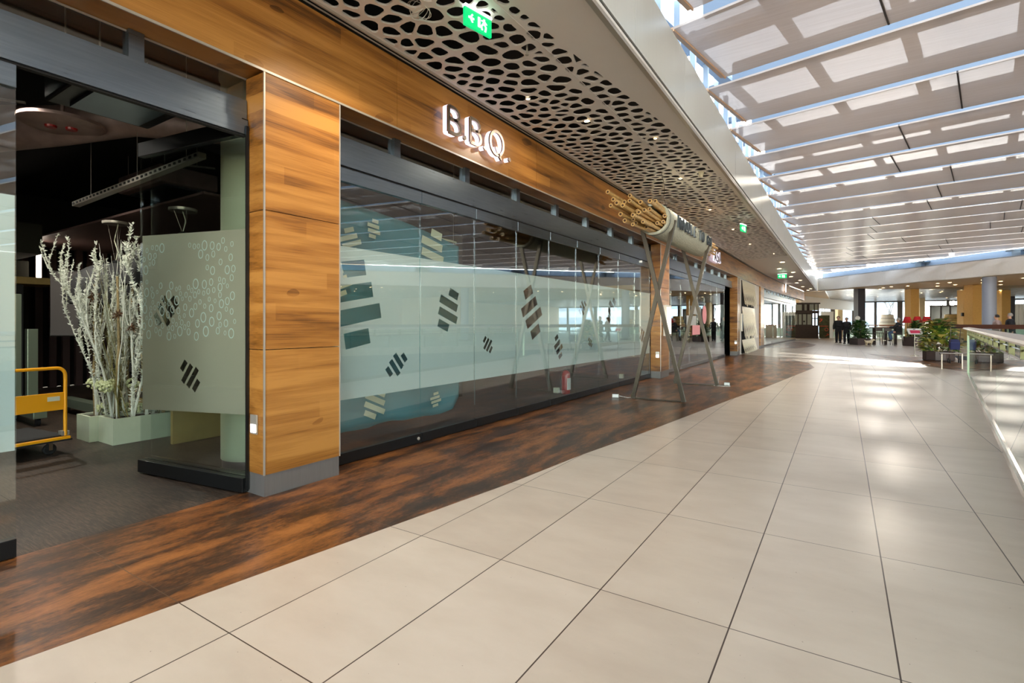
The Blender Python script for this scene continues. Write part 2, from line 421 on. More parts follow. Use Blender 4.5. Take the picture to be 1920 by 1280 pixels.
def tag(o, label=None, cat=None, group=None, kind=None):
    if label: o['label'] = label
    if cat: o['category'] = cat
    if group: o['group'] = group
    if kind: o['kind'] = kind
    return o
def thing(name, label, cat, loc, group=None):
    o = bpy.data.objects.new(name, None); COL.objects.link(o); o.location = loc; o.empty_display_size = 0.1
    ORG[o.name] = Vector(loc); return tag(o, label, cat, group)
def struct(mb, name, mat, **k):
    return tag(mb.build(name, mat, **k), kind='structure')
def dup(root, loc, rotz=None, label=None, group=None, scale=None):
    r = root.copy(); COL.objects.link(r); r.location = loc
    if rotz is not None: r.rotation_euler = (0, 0, rotz)
    if scale: r.scale = (scale,) * 3
    if label: r['label'] = label
    if group: r['group'] = group
    for ch in list(root.children):
        c = ch.copy(); COL.objects.link(c); c.parent = r
        for g in list(ch.children):
            d = g.copy(); COL.objects.link(d); d.parent = c
    ORG[r.name] = Vector(loc)
    return r

def arc(cx, cy, rx, ry, a0, a1, n=10):
    return [(cx + rx * math.cos(R(a0 + (a1 - a0) * i / n)), cy + ry * math.sin(R(a0 + (a1 - a0) * i / n))) for i in range(n + 1)]
GLY = {   # strokes in a box 0..w by 0..1
 'B': (0.62, [[(0.06, 0.05), (0.06, 0.95)], [(0.06, 0.95)] + arc(0.28, 0.74, 0.22, 0.21, 90, -90) + [(0.06, 0.53)], [(0.28, 0.53)] + arc(0.30, 0.29, 0.26, 0.24, 90, -90) + [(0.06, 0.05)]]),
 'Q': (0.8, [arc(0.4, 0.5, 0.33, 0.46, 90, 450, 24)[:-1], [(0.34, 0.34), (0.5, 0.06), (0.62, -0.08)]]),
 'N': (0.62, [[(0.06, 0.03), (0.06, 0.97), (0.54, 0.03), (0.54, 0.97)]]),
 'O': (0.66, [arc(0.32, 0.5, 0.25, 0.45, 90, 450, 16)[:-1]]),
 'D': (0.62, [[(0.06, 0.05), (0.06, 0.95), (0.2, 0.95)] + arc(0.24, 0.5, 0.3, 0.45, 90, -90) + [(0.06, 0.05)]]),
 'L': (0.5, [[(0.06, 0.97), (0.06, 0.05), (0.42, 0.05)]]),
 'E': (0.52, [[(0.44, 0.95), (0.06, 0.95), (0.06, 0.05), (0.44, 0.05)], [(0.06, 0.52), (0.38, 0.52)]]),
 'T': (0.56, [[(0.02, 0.95), (0.52, 0.95)], [(0.27, 0.95), (0.27, 0.03)]]),
 'G': (0.66, [arc(0.34, 0.5, 0.27, 0.45, 40, 330, 14) + [(0.59, 0.45), (0.38, 0.45)]]),
 'A': (0.62, [[(0.03, 0.03), (0.3, 0.97), (0.57, 0.03)], [(0.13, 0.33), (0.47, 0.33)]]),
 'S': (0.56, [arc(0.28, 0.73, 0.2, 0.22, 40, 270, 10) + arc(0.28, 0.27, 0.22, 0.24, 90, -140, 10)]),
 'I': (0.2, [[(0.1, 0.03), (0.1, 0.97)]]),
 '4': (0.6, [[(0.44, 0.02), (0.44, 0.97), (0.06, 0.33), (0.56, 0.33)]]),
}
def lettering(mb, text, O, U, V, N, h, wd, dp, gap=0.08, squeeze=1.0):
    x = 0.0; O, U, V = Vector(O), Vector(U), Vector(V)
    for ch in text:
        if ch == ' ': x += 0.35 * h * squeeze; continue
        w_, st = GLY[ch]
        for pl in st:
            pts = [((p[0] * squeeze) * h + x, p[1] * h) for p in pl]
            closed = ch in 'QO' and len(pl) > 8
            mb.stroke(pts, O, U, V, N, wd, dp, closed)
        x += (w_ * squeeze + gap) * h
    return x
def lerp_tab(tab, y):
    if y <= tab[0][0]: return tab[0][1]
    for (a, b), (c, d) in zip(tab, tab[1:]):
        if y <= c: return b + (d - b) * (y - a) / (c - a)
    return tab[-1][1]
FX = lambda y: lerp_tab([(-10, -3.72), (8, -3.71), (14, -3.68), (20, -3.66), (28, -3.62), (32, -3.54), (36, -3.40), (40, -3.22), (44, -3.0), (47, -2.8), (49.6, -2.66)], y)
FG = lambda y: FX(y) - 0.25        # glass line behind the cladding
BR = lambda y: lerp_tab([(-6, -2.75), (0.6, -2.74), (1.2, -2.65), (2.38, -2.49), (3.6, -2.32), (4.73, -2.22), (5.88, -2.06), (7.38, -1.89), (9.59, -1.64), (12.05, -1.32), (14.22, -1.09), (17.9, -0.7)], y)

# ================================================================== SETTING
# floor: beige tiles, void on the right, brown tiles along the shops
left = [(BR(y), y) for y in (-8, -2, 0.6, 1.2, 2.38, 3.6, 4.73, 5.88, 7.38, 9.59, 12.05, 14.22, 16.2, 17.9)]
left += [(-0.95, 20.0), (-1.8, 22.2), (-2.9, 23.4), (-3.95, 24.0)]
beige = left + [(FG(y) - .02, y) for y in (28, 32, 36, 40, 44, 49.6)] + [(-12, 50), (-12, 76), (32, 76), (32, -8), (17, -8), (17, 10), (7.3, 30.9), (4.6, 36), (3.62, 25), (3.2, 18.6), (2.74, 17.46), (-0.52, -8)]
struct(MB().prism(beige[::-1], -0.35, 0.0), 'floor', M['tile'])
brown = [(-3.96, -8)] + [(-3.96, 22)] + [(-3.95, 24.0)]
brown = left[:-1] + [(-3.95, 24.0), (-3.96, 22), (-3.96, -8)]
struct(MB().prism(brown, -0.35, 0.0), 'floor', M['rust'])
struct(MB().prism([(-3.75, 31.2), (-2.1, 31.0), (-1.45, 34), (-1.35, 37), (-2.2, 41), (-3.0, 43.2)], 0.0, 0.002), 'floor', M['rust'])
struct(MB().prism([(2.95, 18.3), (3.9, 24), (3.4, 25.0), (0.9, 27.2), (1.9, 21.5)], 0.0, 0.002), 'floor', M['rust'])
struct(MB().box(-14, -8, -0.35, -3.96, 49.6, -0.001), 'floor', M['carpet'])
lower = plain('lower_level_floor', (120, 116, 112), 0.4, var=0.05)
struct(MB().box(-2, -8, -5.0, 32, 40, -4.8), 'floor', lower)
vw = MB(); vp = [(-.6, -8), (2.70, 17.5), (3.14, 18.7), (3.56, 25.1), (4.5, 36.1), (7.35, 31.1), (17.1, 10), (17.1, -8)]
for (a, b), (c, d) in zip(vp, vp[1:]): vw.bar((a, b, -2.55), (c, d, -2.55), .12, 4.4)
struct(vw, 'wall_void', plain('void_wall', (96, 98, 104), .6))
# outer walls
wb = MB().box(-14, -8.3, -0.35, 32, -8, 0.3); wb.box(-14, -8.3, .3, -1.7, -8, 7.2)
struct(wb, 'wall_back', M['white'])
wb = MB()
for k in range(16): wb.box(-4 + 2.4 * k, -8.25, .3, -4 + 2.4 * k + .12, -8.05, 7.2)
wb.box(-4, -8.25, 3.6, 32, -8.05, 3.8); struct(wb, 'window_added', M['steel'])  # glazing added in the unseen back wall to let sky light in
struct(MB().box(32, 12, -5, 32.3, 76, 7.2).box(32, -8, -5, 32.3, 12, 5.4), 'wall_right', M['warmceil'])
# wall of shop fronts: walnut fascia made of boards with thin joints
fas = MB(); ret = MB(); trim = MB(); gap_shade = MB()
ys = [-8.0, -4.6, -1.85, 0.9, 3.66, 6.41, 9.16, 11.91, 14.66, 17.4, 20.1, 22.9, 25.7, 28.4, 30.2, 32, 34, 36, 38, 40, 42, 44, 46, 48, 49.6]
for a, b in zip(ys, ys[1:]):
    p, q = Vector((FX(a), a, 0)), Vector((FX(b), b, 0)); d = (q - p).normalized(); n = Vector((d.y, -d.x, 0))
    g = 0.002; p2, q2 = p + d * g, q - d * g
    mid = (p2 + q2) / 2; L = (q2 - p2).length / 2
    fas.obox(mid - n * 0.03 + Vector((0, 0, 3.61)), d, n, (0, 0, 1), L, 0.03, 0.34)
    ret.obox((p + q) / 2 - n * 0.15 + Vector((0, 0, 3.283)), d, n, (0, 0, 1), (q - p).length / 2, 0.145, 0.011)
    trim.obox((p + q) / 2 + n * 0.003 + Vector((0, 0, 3.262)), d, n, (0, 0, 1), (q - p).length / 2, 0.005, 0.009)
    trim.obox((p + q) / 2 - n * 0.262 + Vector((0, 0, 3.262)), d, n, (0, 0, 1), (q - p).length / 2, 0.004, 0.006)
    gap_shade.obox((p + q) / 2 - n * 0.05 + Vector((0, 0, 3.645)), d, n, (0, 0, 1), (q - p).length / 2, 0.012, 0.35)  # black backing stands in for the shade above and between the boards
    trim.obox((p + q) / 2 + n * 0.012 + Vector((0, 0, 3.975)), d, n, (0, 0, 1), (q - p).length / 2, 0.004, 0.006)
    trim.obox((p + q) / 2 + n * 0.05 + Vector((0, 0, 3.99)), d, n, (0, 0, 1), (q - p).length / 2, 0.006, 0.012)
fas.obox((FX(49.6) - .12, 49.62, 3.61), (1, 0, 0), (0, 1, 0), (0, 0, 1), 0.15, 0.02, 0.34)
struct(fas, 'wall_left', M['wood']); struct(ret, 'wall_left', M['wood'])
struct(trim, 'trim_1', M['alu']); struct(gap_shade, 'wall_left', M['matte'])

# perforated soffit: rounded openings laid out on a scattered pattern
random.seed(7)
XR = lambda y: lerp_tab([(-6, -2.95), (0, -2.62), (3.55, -2.31), (4.35, -2.25), (6.95, -1.99), (8.43, -1.92), (10.74, -1.84), (22.5, -1.79)], y)
def perforated():
    pts = []; cell = {}
    for _ in range(60000):
        x, y = random.uniform(-3.62, -1.75), random.uniform(-4.0, 23.7)
        if x > XR(y) + .04: continue
        kx, ky = int(x // .2), int(y // .2)
        r_ = .118 + .085 * (.5 + .5 * math.sin(x * 9.1 + math.sin(y * 3.3) * 2) * math.cos(y * 5.3 + x * 4)) + random.uniform(-.035, .045)
        ok = True
        for ax in (-1, 0, 1):
            for ay in (-1, 0, 1):
                for qx, qy, qr in cell.get((kx + ax, ky + ay), ()):
                    if ((x - qx) * 1.05) ** 2 + ((y - qy) * .95) ** 2 < (.5 * (r_ + qr)) ** 2: ok = False; break
                if not ok: break
            if not ok: break
        if ok: cell.setdefault((kx, ky), []).append((x, y, r_)); pts.append((x, y))
    from collections import defaultdict
    grid = defaultdict(list)
    for i, p in enumerate(pts): grid[(int(p[0] // 0.3), int(p[1] // 0.3))].append(i)
    m = MB(); Z = 4.0; TH = 0.018
    def clip(poly, px, py, nx, ny):       # keep the side where (q-p).n <= 0
        out = []
        for i in range(len(poly)):
            a, b = poly[i - 1], poly[i]
            da = (a[0] - px) * nx + (a[1] - py) * ny; db = (b[0] - px) * nx + (b[1] - py) * ny
            if (da <= 0) != (db <= 0):
                t = da / (da - db); out.append((a[0] + (b[0] - a[0]) * t, a[1] + (b[1] - a[1]) * t))
            if db <= 0: out.append(b)
        return out
    for i, (px, py) in enumerate(pts):
        poly = [(px - .3, py - .3), (px + .3, py - .3), (px + .3, py + .3), (px - .3, py + .3)]
        gx, gy = int(px // 0.3), int(py // 0.3)
        for ax in (-1, 0, 1):
            for ay in (-1, 0, 1):
                for j in grid.get((gx + ax, gy + ay), ()):
                    if j == i: continue
                    q = pts[j]; dx, dy = q[0] - px, q[1] - py
                    if dx * dx + dy * dy < 0.36:
                        poly = clip(poly, (px + q[0]) / 2, (py + q[1]) / 2, dx, dy)
                        if not poly: break
        # clip to the lined field: left edge, right slanting edge, far edge
        poly = clip(poly, -3.64 if py < 17 else FX(py) + .055, 0, -1, 0)
        y0_ = py; xr = XR(py); sl = (XR(py + .2) - XR(py - .2)) / .4
        poly = clip(poly, xr, py, 1, -sl)
        poly = clip(poly, 0, 23.75 - (px + 3.6) * 0.55, 0, 1)
        poly = clip(poly, 0, -4.0, 0, -1)
        if len(poly) < 3: continue
        cx = sum(p[0] for p in poly) / len(poly); cy = sum(p[1] for p in poly) / len(poly)
        ins = 0.011 if random.random() < .8 else 0.02
        seam = min(abs(-2.47 - px), 9)
        inner = poly
        n_ = len(poly)
        for k in range(n_):
            a, b = poly[k], poly[(k + 1) % n_]; ex, ey = b[0] - a[0], b[1] - a[1]; L = math.hypot(ex, ey)
            if L < 1e-5: continue
            nx, ny = ey / L, -ex / L
            if (cx - a[0]) * nx + (cy - a[1]) * ny > 0: nx, ny = -nx, -ny
            inner = clip(inner, a[0] - nx * ins, a[1] - ny * ins, nx, ny)
            if len(inner) < 3: break
        if len(inner) >= 3 and abs(-2.47 - px) < .12:
            inner = clip(inner, -2.47 - .015 if px < -2.47 else -2.47 + .015, 0, 1 if px < -2.47 else -1, 0)
        if len(inner) < 3:
            m.add([(p[0], p[1], Z) for p in poly], [tuple(range(len(poly)))]); continue
        cx = sum(p[0] for p in inner) / len(inner); cy = sum(p[1] for p in inner) / len(inner)
        def ray(pg, th):
            dx, dy = math.cos(th), math.sin(th); best = 1e9
            for k in range(len(pg)):
                a, b = pg[k - 1], pg[k]; ex, ey = b[0] - a[0], b[1] - a[1]
                den = dx * ey - dy * ex
                if abs(den) < 1e-9: continue
                t = ((a[0] - cx) * ey - (a[1] - cy) * ex) / den; u = ((a[0] - cx) * dy - (a[1] - cy) * dx) / den
                if t > 1e-6 and -1e-6 <= u <= 1 + 1e-6: best = min(best, t)
            return best
        angs = sorted([2 * PI * k / 18 for k in range(18)] + [math.atan2(p[1] - cy, p[0] - cx) % (2 * PI) for p in poly])
        rin = [ray(inner, a) for a in angs]; rmin = min(rin)
        K = len(angs); hole = []; outer = []
        for a, r_ in zip(angs, rin):
            # soften the corners: blend the cell outline with an ellipse through its waist
            avg = sum(ray(inner, a + d_) for d_ in (-.35, 0, .35)) / 3
            rr = min(r_ * 0.99, avg * 0.9 if rmin > .02 else r_ * .9)
            hole.append((cx + math.cos(a) * rr, cy + math.sin(a) * rr)); ro = ray(poly, a)
            outer.append((cx + math.cos(a) * ro, cy + math.sin(a) * ro))
        if rmin < 0.016:
            m.add([(p[0], p[1], Z) for p in poly], [tuple(range(len(poly)))]); continue
        vs = [(p[0], p[1], Z) for p in outer] + [(p[0], p[1], Z) for p in hole] + [(p[0], p[1], Z + TH) for p in hole]
        fs = []
        for k in range(K):
            l = (k + 1) % K
            fs.append((k, k + K, l + K, l)); fs.append((k + K, k + 2 * K, l + 2 * K, l + K))
        m.add(vs, fs)
    return m
struct(perforated(), 'ceiling', M['soffit'])
# plain strips of the soffit around the perforated field
yy = [-8, -4, 0, 3.55, 4.35, 6.95, 8.43, 10.74, 14, 18, 22.6]
strip = [(XR(y), y) for y in yy[1:]] + [(-1.71, 22.6), (-1.71, -4)]
m = MB().prism(strip[::-1], 3.999, 4.03)
m.box(-3.72, -8, 3.999, -1.71, -4.0, 4.03); m.box(-3.70, -4, 3.999, -3.64, 17, 4.03)
far_s = [(-1.71, 22.6), (-1.79, 22.75), (FX(23.75) + .05, 23.77)] + [(FX(y) + .05, y) for y in (26, 30, 34, 38, 42, 46, 49.7)] + [(-1.71, 48.95)]
m.prism(far_s, 3.999, 4.03)
struct(m, 'ceiling', M['soffit'])
struct(MB().box(-2.42 - .05 + .045, -4, 3.994, -2.42, 23, 3.999), 'trim_2', M['white'])
struct(MB().box(-4.0, -8, 4.55, -1.75, 49.5, 4.6), 'ceiling', M['plenum'])
struct(MB().box(-3.80, -8, 4.03, -3.76, 49.5, 4.55), 'ceiling', M['plenum'])
# shop interior shell
struct(MB().box(-14, -8, 3.95, -4.02, 49.5, 4.0), 'ceiling', M['ceil_dark'])
struct(MB().box(-14.1, -8, 0, -14, 49.5, 4.0), 'wall_shop', M['ceil_dark'])
struct(MB().box(-14, 12.55, 0, -4.05, 12.65, 3.95), 'wall_shop', M['ceil_dark'])
struct(MB().box(-14, 29.4, 0, -4.05, 29.5, 3.95), 'wall_shop', M['ceil_dark'])
struct(MB().box(-14, -3.1, 0, -4.02, -3.0, 3.95), 'wall_shop', M['ceil_dark'])
# vertical metal band hanging along the skylight edge, in separate sheets
mb = MB(); edge = MB()
sy = [-8, -4.6, -2.7, -.8, 1.1, 3.0, 4.88, 6.76, 8.63, 10.5, 12.4, 14.3, 16.2, 18.1, 20, 21.9, 23.8, 25.7, 27.6, 29.5, 31.4, 33.3, 35.2, 37.1, 39, 40.9, 42.8, 44.7, 46.6, 48.9]
for a, b in zip(sy, sy[1:]): mb.box(-1.735, a + .004, 4.06, -1.705, b - .004, 4.82 if b < 30 else 4.82 + .02 * (b - 30))
edge.box(-1.76, -8, 4.0, -1.70, 48.9, 4.012)
struct(mb, 'wall_skylight', M['panelmetal']); struct(MB().box(-1.76, -8, 3.96, -1.712, 48.9, 4.0), 'trim_3', M['alu'])
struct(MB().box(-1.77, -8, 4.0, -1.725, 48.9, 4.07), 'trim_shadow_gap', M['matte'])  # black strip stands in for the shaded gap under the metal band
struct(MB().box(-14, -8, 4.66, -1.74, 49.5, 4.72), 'ceiling', M['bluebeam'])
struct(MB().box(-2.62, -8, 4.72, -2.58, 49.5, 6.3), 'wall_skylight', plain('pale_blue_wall', (188, 200, 214), .6))
po = MB(); y = -7.6
while y < 48: po.box(-2.47, y, 4.72, -2.37, y + .1, 6.95); y += 1.11
struct(po, 'trim_5', M['bluebeam'])

# skylight: perforated baffles hung below steel frames
TH = R(10.3); U = Vector((math.cos(TH), -math.sin(TH), 0)); W = Vector((math.sin(TH), math.cos(TH), 0))
farP = (Vector((-1.70, 49.3, 0)), Vector((30, 12.4, 0)))
fd = (farP[1] - farP[0]).normalized(); fn = Vector((fd.y, -fd.x, 0)); fn = fn if fn.y > 0 else -fn
def clip2(poly, p, n):
    out = []
    for i in range(len(poly)):
        a, b = poly[i - 1], poly[i]; da, db = (a - p).dot(n), (b - p).dot(n)
        if (da <= 0) != (db <= 0): out.append(a + (b - a) * (da / (da - db)))
        if db <= 0: out.append(b)
    return out
rnd = random.Random(3)
ZC = 5.4
for i in range(-5, 20):
    A = Vector((-1.97, 7.18 + 2.19 * i, 0))
    wd = 1.90
    yy_ = A.y
    if yy_ > 41: wd = 1.45  # far baffles narrowed so wider slots let sun patches through
    root = None
    segs = []; s0 = 0.0; off = rnd.choice([2.2, 3.0, 3.6, 4.4])
    s1 = off
    while s0 < 35:
        poly = [A + U * (s0 + .001), A + U * (s1 - .001), A + U * (s1 - .001) + W * wd, A + U * (s0 + .001) + W * wd]
        poly = clip2(poly, farP[0], fn); poly = clip2(poly, Vector((31.9, 0, 0)), Vector((1, 0, 0)))
        if len(poly) >= 3: segs.append(poly)
        s0 = s1; s1 += 4.1
    if not segs: continue
    root = thing('ceiling_baffle', 'long horizontal perforated sheet baffle hanging under the skylight', 'baffle', (A.x, A.y, ZC), 'perforated baffles under the skylight')
    for poly in segs: MB().prism([(p.x, p.y) for p in poly], ZC, ZC + .03).build('sheet', M['baffle'], root)
    for sx_ in [off + 4.1 * k for k in range(8)]:
        jp = [A + U * (sx_ - .012), A + U * (sx_ + .012), A + U * (sx_ + .012) + W * wd, A + U * (sx_ - .012) + W * wd]
        jp = clip2(clip2(jp, farP[0], fn), Vector((31.9, 0, 0)), Vector((1, 0, 0)))
        if len(jp) >= 3: MB().prism([(p.x, p.y) for p in jp], ZC - .006, ZC + .034).build('joint_strip', M['baffle_edge'] if False else M['frame'], root)
    e = MB(); e.obox(A - U * .035 + W * wd / 2 + Vector((0, 0, ZC + .02)), U, W, (0, 0, 1), .035, wd / 2, .014)
    e.obox(A + U * .004 + W * wd / 2 + Vector((0, 0, ZC - .012)), U, W, (0, 0, 1), .01, wd / 2, .012)
    tag(e.build('edge_strip', M['baffle_edge'], root), 'warm brown end strip')
    # pale steel beam above the slot
    B = A + W * (wd + .32); L = 35.0
    pl = [B, B + U * L, B + U * L + W * .09, B + W * .09]
    pl = clip2(pl, farP[0], fn); pl = clip2(pl, Vector((31.9, 0, 0)), Vector((1, 0, 0)))
    if len(pl) >= 3:
        struct(MB().prism([(p.x, p.y) for p in pl], ZC + .048, ZC + .36), 'trim_6', M['bluebeam'])
# glazing bars of the skylight
gb = MB()
for i in range(-5, 21):
    for o_, w_ in ((0, .34), (.42, .10)):
        A = Vector((-10.4, 9.6 + 2.19 * i + o_, 0))
        pl = [A, A + U * 34, A + U * 34 + W * w_, A + W * w_]; pl = clip2(pl, farP[0], fn)
        if len(pl) >= 3: gb.prism([(p.x, p.y) for p in pl], 6.86, 7.02)
for k in range(-5, 14):
    A = Vector((-2.42, -4, 0)) + U * (0.4 + 1.62 * k)
    pl = [A - W * 6, A + W * 56, A + W * 56 + U * .2, A - W * 6 + U * .26]; pl = clip2(pl, farP[0], fn)
    if len(pl) >= 3: gb.prism([(p.x, p.y) for p in pl], 6.78, 6.86)
struct(gb, 'trim_7', M['bluebeam'])

# far white fascia, clerestory wall above it, ceilings behind it
FL = [(-1.71, 48.92), (2.52, 44.0), (8.17, 37.86), (16, 28.9), (22, 22.0), (32, 10.0)]
m = MB(); cw = MB(); br = MB()
for (a, b), (c, d) in zip(FL, FL[1:]):
    p, q = Vector((a, b, 0)), Vector((c, d, 0)); dr = (q - p).normalized(); n = Vector((-dr.y, dr.x, 0)); L = (q - p).length
    k = max(1, int(L / 3.2)); st = L / k
    for i in range(k):
        mid = p + dr * (st * (i + .5)) + n * .05
        m.obox(mid + Vector((0, 0, 4.5)), dr, n, (0, 0, 1), st / 2 - .004, .05, .5)
    cw.obox((p + q) / 2 + n * .75 + Vector((0, 0, 5.2)), dr, n, (0, 0, 1), L / 2 + .3, .05, .25)
    cw.obox((p + q) / 2 + n * .4 + Vector((0, 0, 4.97)), dr, n, (0, 0, 1), L / 2 + .3, .4, .02)
struct(m, 'wall_far', M['white']); struct(cw, 'wall_far', M['bluebeam'])
for t in (0.24, 0.40, 0.60, 0.8):
    p = Vector((-1.71, 48.92, 0)).lerp(Vector((22, 22, 0)), t) + Vector((.35, .35, 0))
    o = MB(); o.obox(p + Vector((0, 0, 5.17)), fd, fn, (0, 0, 1), .22, .2, .19).obox(p + Vector((0, 0, 5.33)), fd, fn, (0, 0, 1), .5, .25, .04)
    struct(o, 'trim_8', M['steel'])
bnd = [(-2.66, 50.2), (0.72, 49.0), (4.3, 50.5), (9, 52.5), (14, 53.5), (32, 54)]
pl = [(p[0], p[1]) for p in FL] + [(32, 54), (14, 53.5), (9, 52.5), (4.3, 50.5), (0.72, 47.9), (-1.2, 49.6)]
struct(MB().prism(pl, 4.0, 4.04), 'ceiling', M['warmceil'])
struct(MB().prism([(-1.2, 49.6), (0.72, 47.9), (4.3, 50.5), (9, 52.5), (14, 53.5), (32, 54), (32, 76), (-1.2, 76)], 4.0, 4.04), 'ceiling', M['silver'])
struct(MB().box(-12, 49.62, 4.0, -1.2, 76, 4.04), 'ceiling', M['warmceil'])
sl = MB(); y = 49.5
while y < 76: sl.box(-1.1, y, 3.992, 31.9, y + .02, 4.0); y += .5
struct(sl, 'trim_9', M['frame'])
# left wall beyond the shops
struct(MB().prism([(-12, 49.9), (-3.95, 49.9), (-3.95, 50.0), (-12, 50.0)], 0, 4.0), 'wall_left', M['warmceil'])
struct(MB().prism([(-3.3, 56.5), (1.2, 75.9), (1.05, 75.9), (-3.5, 56.5)], 2.9, 4.0), 'wall_left', M['white'])
struct(MB().box(-12, 60, 0, -2.9, 60.1, 4.0), 'wall_left', M['warmceil'])
# far glazed wall
wins = [(-8 + 2.25 * i) for i in range(18)]
fr = MB()
for i, x in enumerate(wins): fr.box(x, 75.9, 0.0, x + (.5 if i % 3 == 0 else .26), 76.15, 3.95)
fr.box(-12, 75.85, 3.86, 32, 76.2, 4.0); fr.box(-12, 75.9, 0.0, 32, 76.15, .12); fr.box(-8, 75.9, 1.9, 0, 76.1, 2.02)
struct(fr, 'window_1', M['frame'])
struct(MB().box(-12, 76.0, 0.1, 32, 76.02, 3.9), 'window_1', M['glass_far'])
# opposite cream wall seen mirrored in the shop glass
struct(MB().box(24, 40, 0, 32, 40.2, 4.0), 'wall_right', M['tan'])
# ground outside
struct(MB().box(-80, 76.3, -0.6, 120, 220, -0.4), 'ground', plain('pale_paving_outside', (206, 204, 198), 0.8, var=0.05, vscale=.5))

# ================================================================== SHOP FRONTS
def cluster(cy, cz, h, wd, ang, n=4):
    """slanting bars of the cut-out sticker motif, in (y, z)"""
    out = []; ws = {4: (.5, .95, 1.0, .55), 3: (.8, 1, .7)}[n]; ca, sa = math.cos(R(ang)), math.sin(R(ang))
    for k in range(n):
        c0 = h / 2 - h / n * (k + .5); hh = h / n * .34; w_ = wd / 2 * ws[k]; dx = (0.08, -0.05, 0.05, -0.06)[k] * wd
        pg = [(-w_ + dx, c0 - hh), (w_ + dx, c0 - hh), (w_ + dx, c0 + hh), (-w_ + dx, c0 + hh)]
        out.append([(cy + a * ca - b * sa, cz + a * sa + b * ca) for a, b in pg])
    return out
def glass_panel(y0, y1, film, label, mat_rail='black', z0=0.605, z1=2.06, seam=.003, xf=FG, lock=False):
    x0, x1 = xf(y0), xf(y1)
    p, q = Vector((x0, y0 + seam, 0)), Vector((x1, y1 - seam, 0)); d = (q - p).normalized(); n = Vector((d.y, -d.x, 0)); L = (q - p).length; c = (p + q) / 2
    t = thing('glass_door_panel', label, 'glass panel', (c.x, c.y, 0), 'folding glass panels of the shop fronts' if not film else None)
    MB().obox(c + Vector((0, 0, 1.385)), d, n, (0, 0, 1), L / 2, .006, 1.28).build('glass', M['glass'], t)
    MB().obox(c + Vector((0, 0, .058)), d, n, (0, 0, 1), L / 2 - .002, .028, .052).build('bottom_rail', M[mat_rail], t, bevel=.003)
    MB().obox(c + Vector((0, 0, 2.73)), d, n, (0, 0, 1), L / 2 - .002, .026, .065).build('top_rail', M['steel'], t, bevel=.003)
    if film is not None:
        holes = []
        for cl in film:
            for pg in cluster(*cl): holes.append([(a - y0 - seam, b) for a, b in pg])
        ll = []
        for h in holes:
            hh = [(min(max(a, .012), L - .012), b) for a, b in h]
            if max(a for a, b in hh) - min(a for a, b in hh) > .03: ll.append(hh)
        m = MB().plate([(0.002, z0), (L - .002, z0), (L - .002, z1), (.002, z1)], p - n * .0085, d, (0, 0, 1), -n, .0012, ll)
        tag(m.build('frosted_film', M['frost'], t), 'frosted film band with slanting bar cut-outs')
    if lock:
        MB().lathe([(.0, -.004), (.018, -.004), (.018, .008), (.010, .012), (0, .012)], (0, 0, 0), 14, 'x').v
        b = MB(); b.lathe([(.018, 0), (.018, .010), (.009, .014), (0.0, .014)], c + d * (L / 2 - .06) + n * .028 + Vector((0, 0, .06)), 14, 'x'); b.build('lock', M['alu'], t)
    return t
def header(y0, y1, posts, label, xf=FG):
    x0, x1 = xf(y0), xf(y1); p, q = Vector((x0, y0, 0)), Vector((x1, y1, 0)); d = (q - p).normalized(); n = Vector((d.y, -d.x, 0)); L = (q - p).length; c = (p + q) / 2
    t = thing('shopfront_header', label, 'header beam', (c.x, c.y, 2.8))
    MB().obox(c + Vector((0, 0, 3.0)), d, n, (0, 0, 1), L / 2, .03, .079).build('upper_beam', M['steel'], t)
    MB().obox(c + n * .012 + Vector((0, 0, 2.862)), d, n, (0, 0, 1), L / 2, .032, .055).build('track_beam', M['steel'], t)
    MB().obox(c + Vector((0, 0, 2.802)), d, n, (0, 0, 1), L / 2, .02, .006).build('track_slot', M['matte'], t)
    for y in posts:
        s_ = (y - y0) / (y1 - y0); g = p.lerp(q, s_)
        MB().obox(g + Vector((0, 0, 3.174)), d, n, (0, 0, 1), .045, .026, .094).build('post', M['steel'], t)
    MB().obox(c - n * .02 + Vector((0, 0, 3.174)), d, n, (0, 0, 1), L / 2, .004, .093).build('transom_glass', M['glass'], t)
    return t
header(-3.0, 2.26, (-2.07, -.88, .32, 1.513), 'grey steel header with dark transom panes over the open entrance at left')
header(2.98, 12.34, (3.885, 5.08, 6.27, 7.47, 8.66, 9.85, 11.05), 'grey steel header with dark transom panes under the lit sign')
header(13.1, 22.9, (13.4, 14.6, 15.8, 17.0, 18.2, 19.4, 20.6, 21.8), 'grey steel header over the second shop behind the noodle display')
header(31.0, 46.2, tuple(31.6 + 1.2 * k for k in range(13)), 'thin dark header above the shuttered shop at the far end')
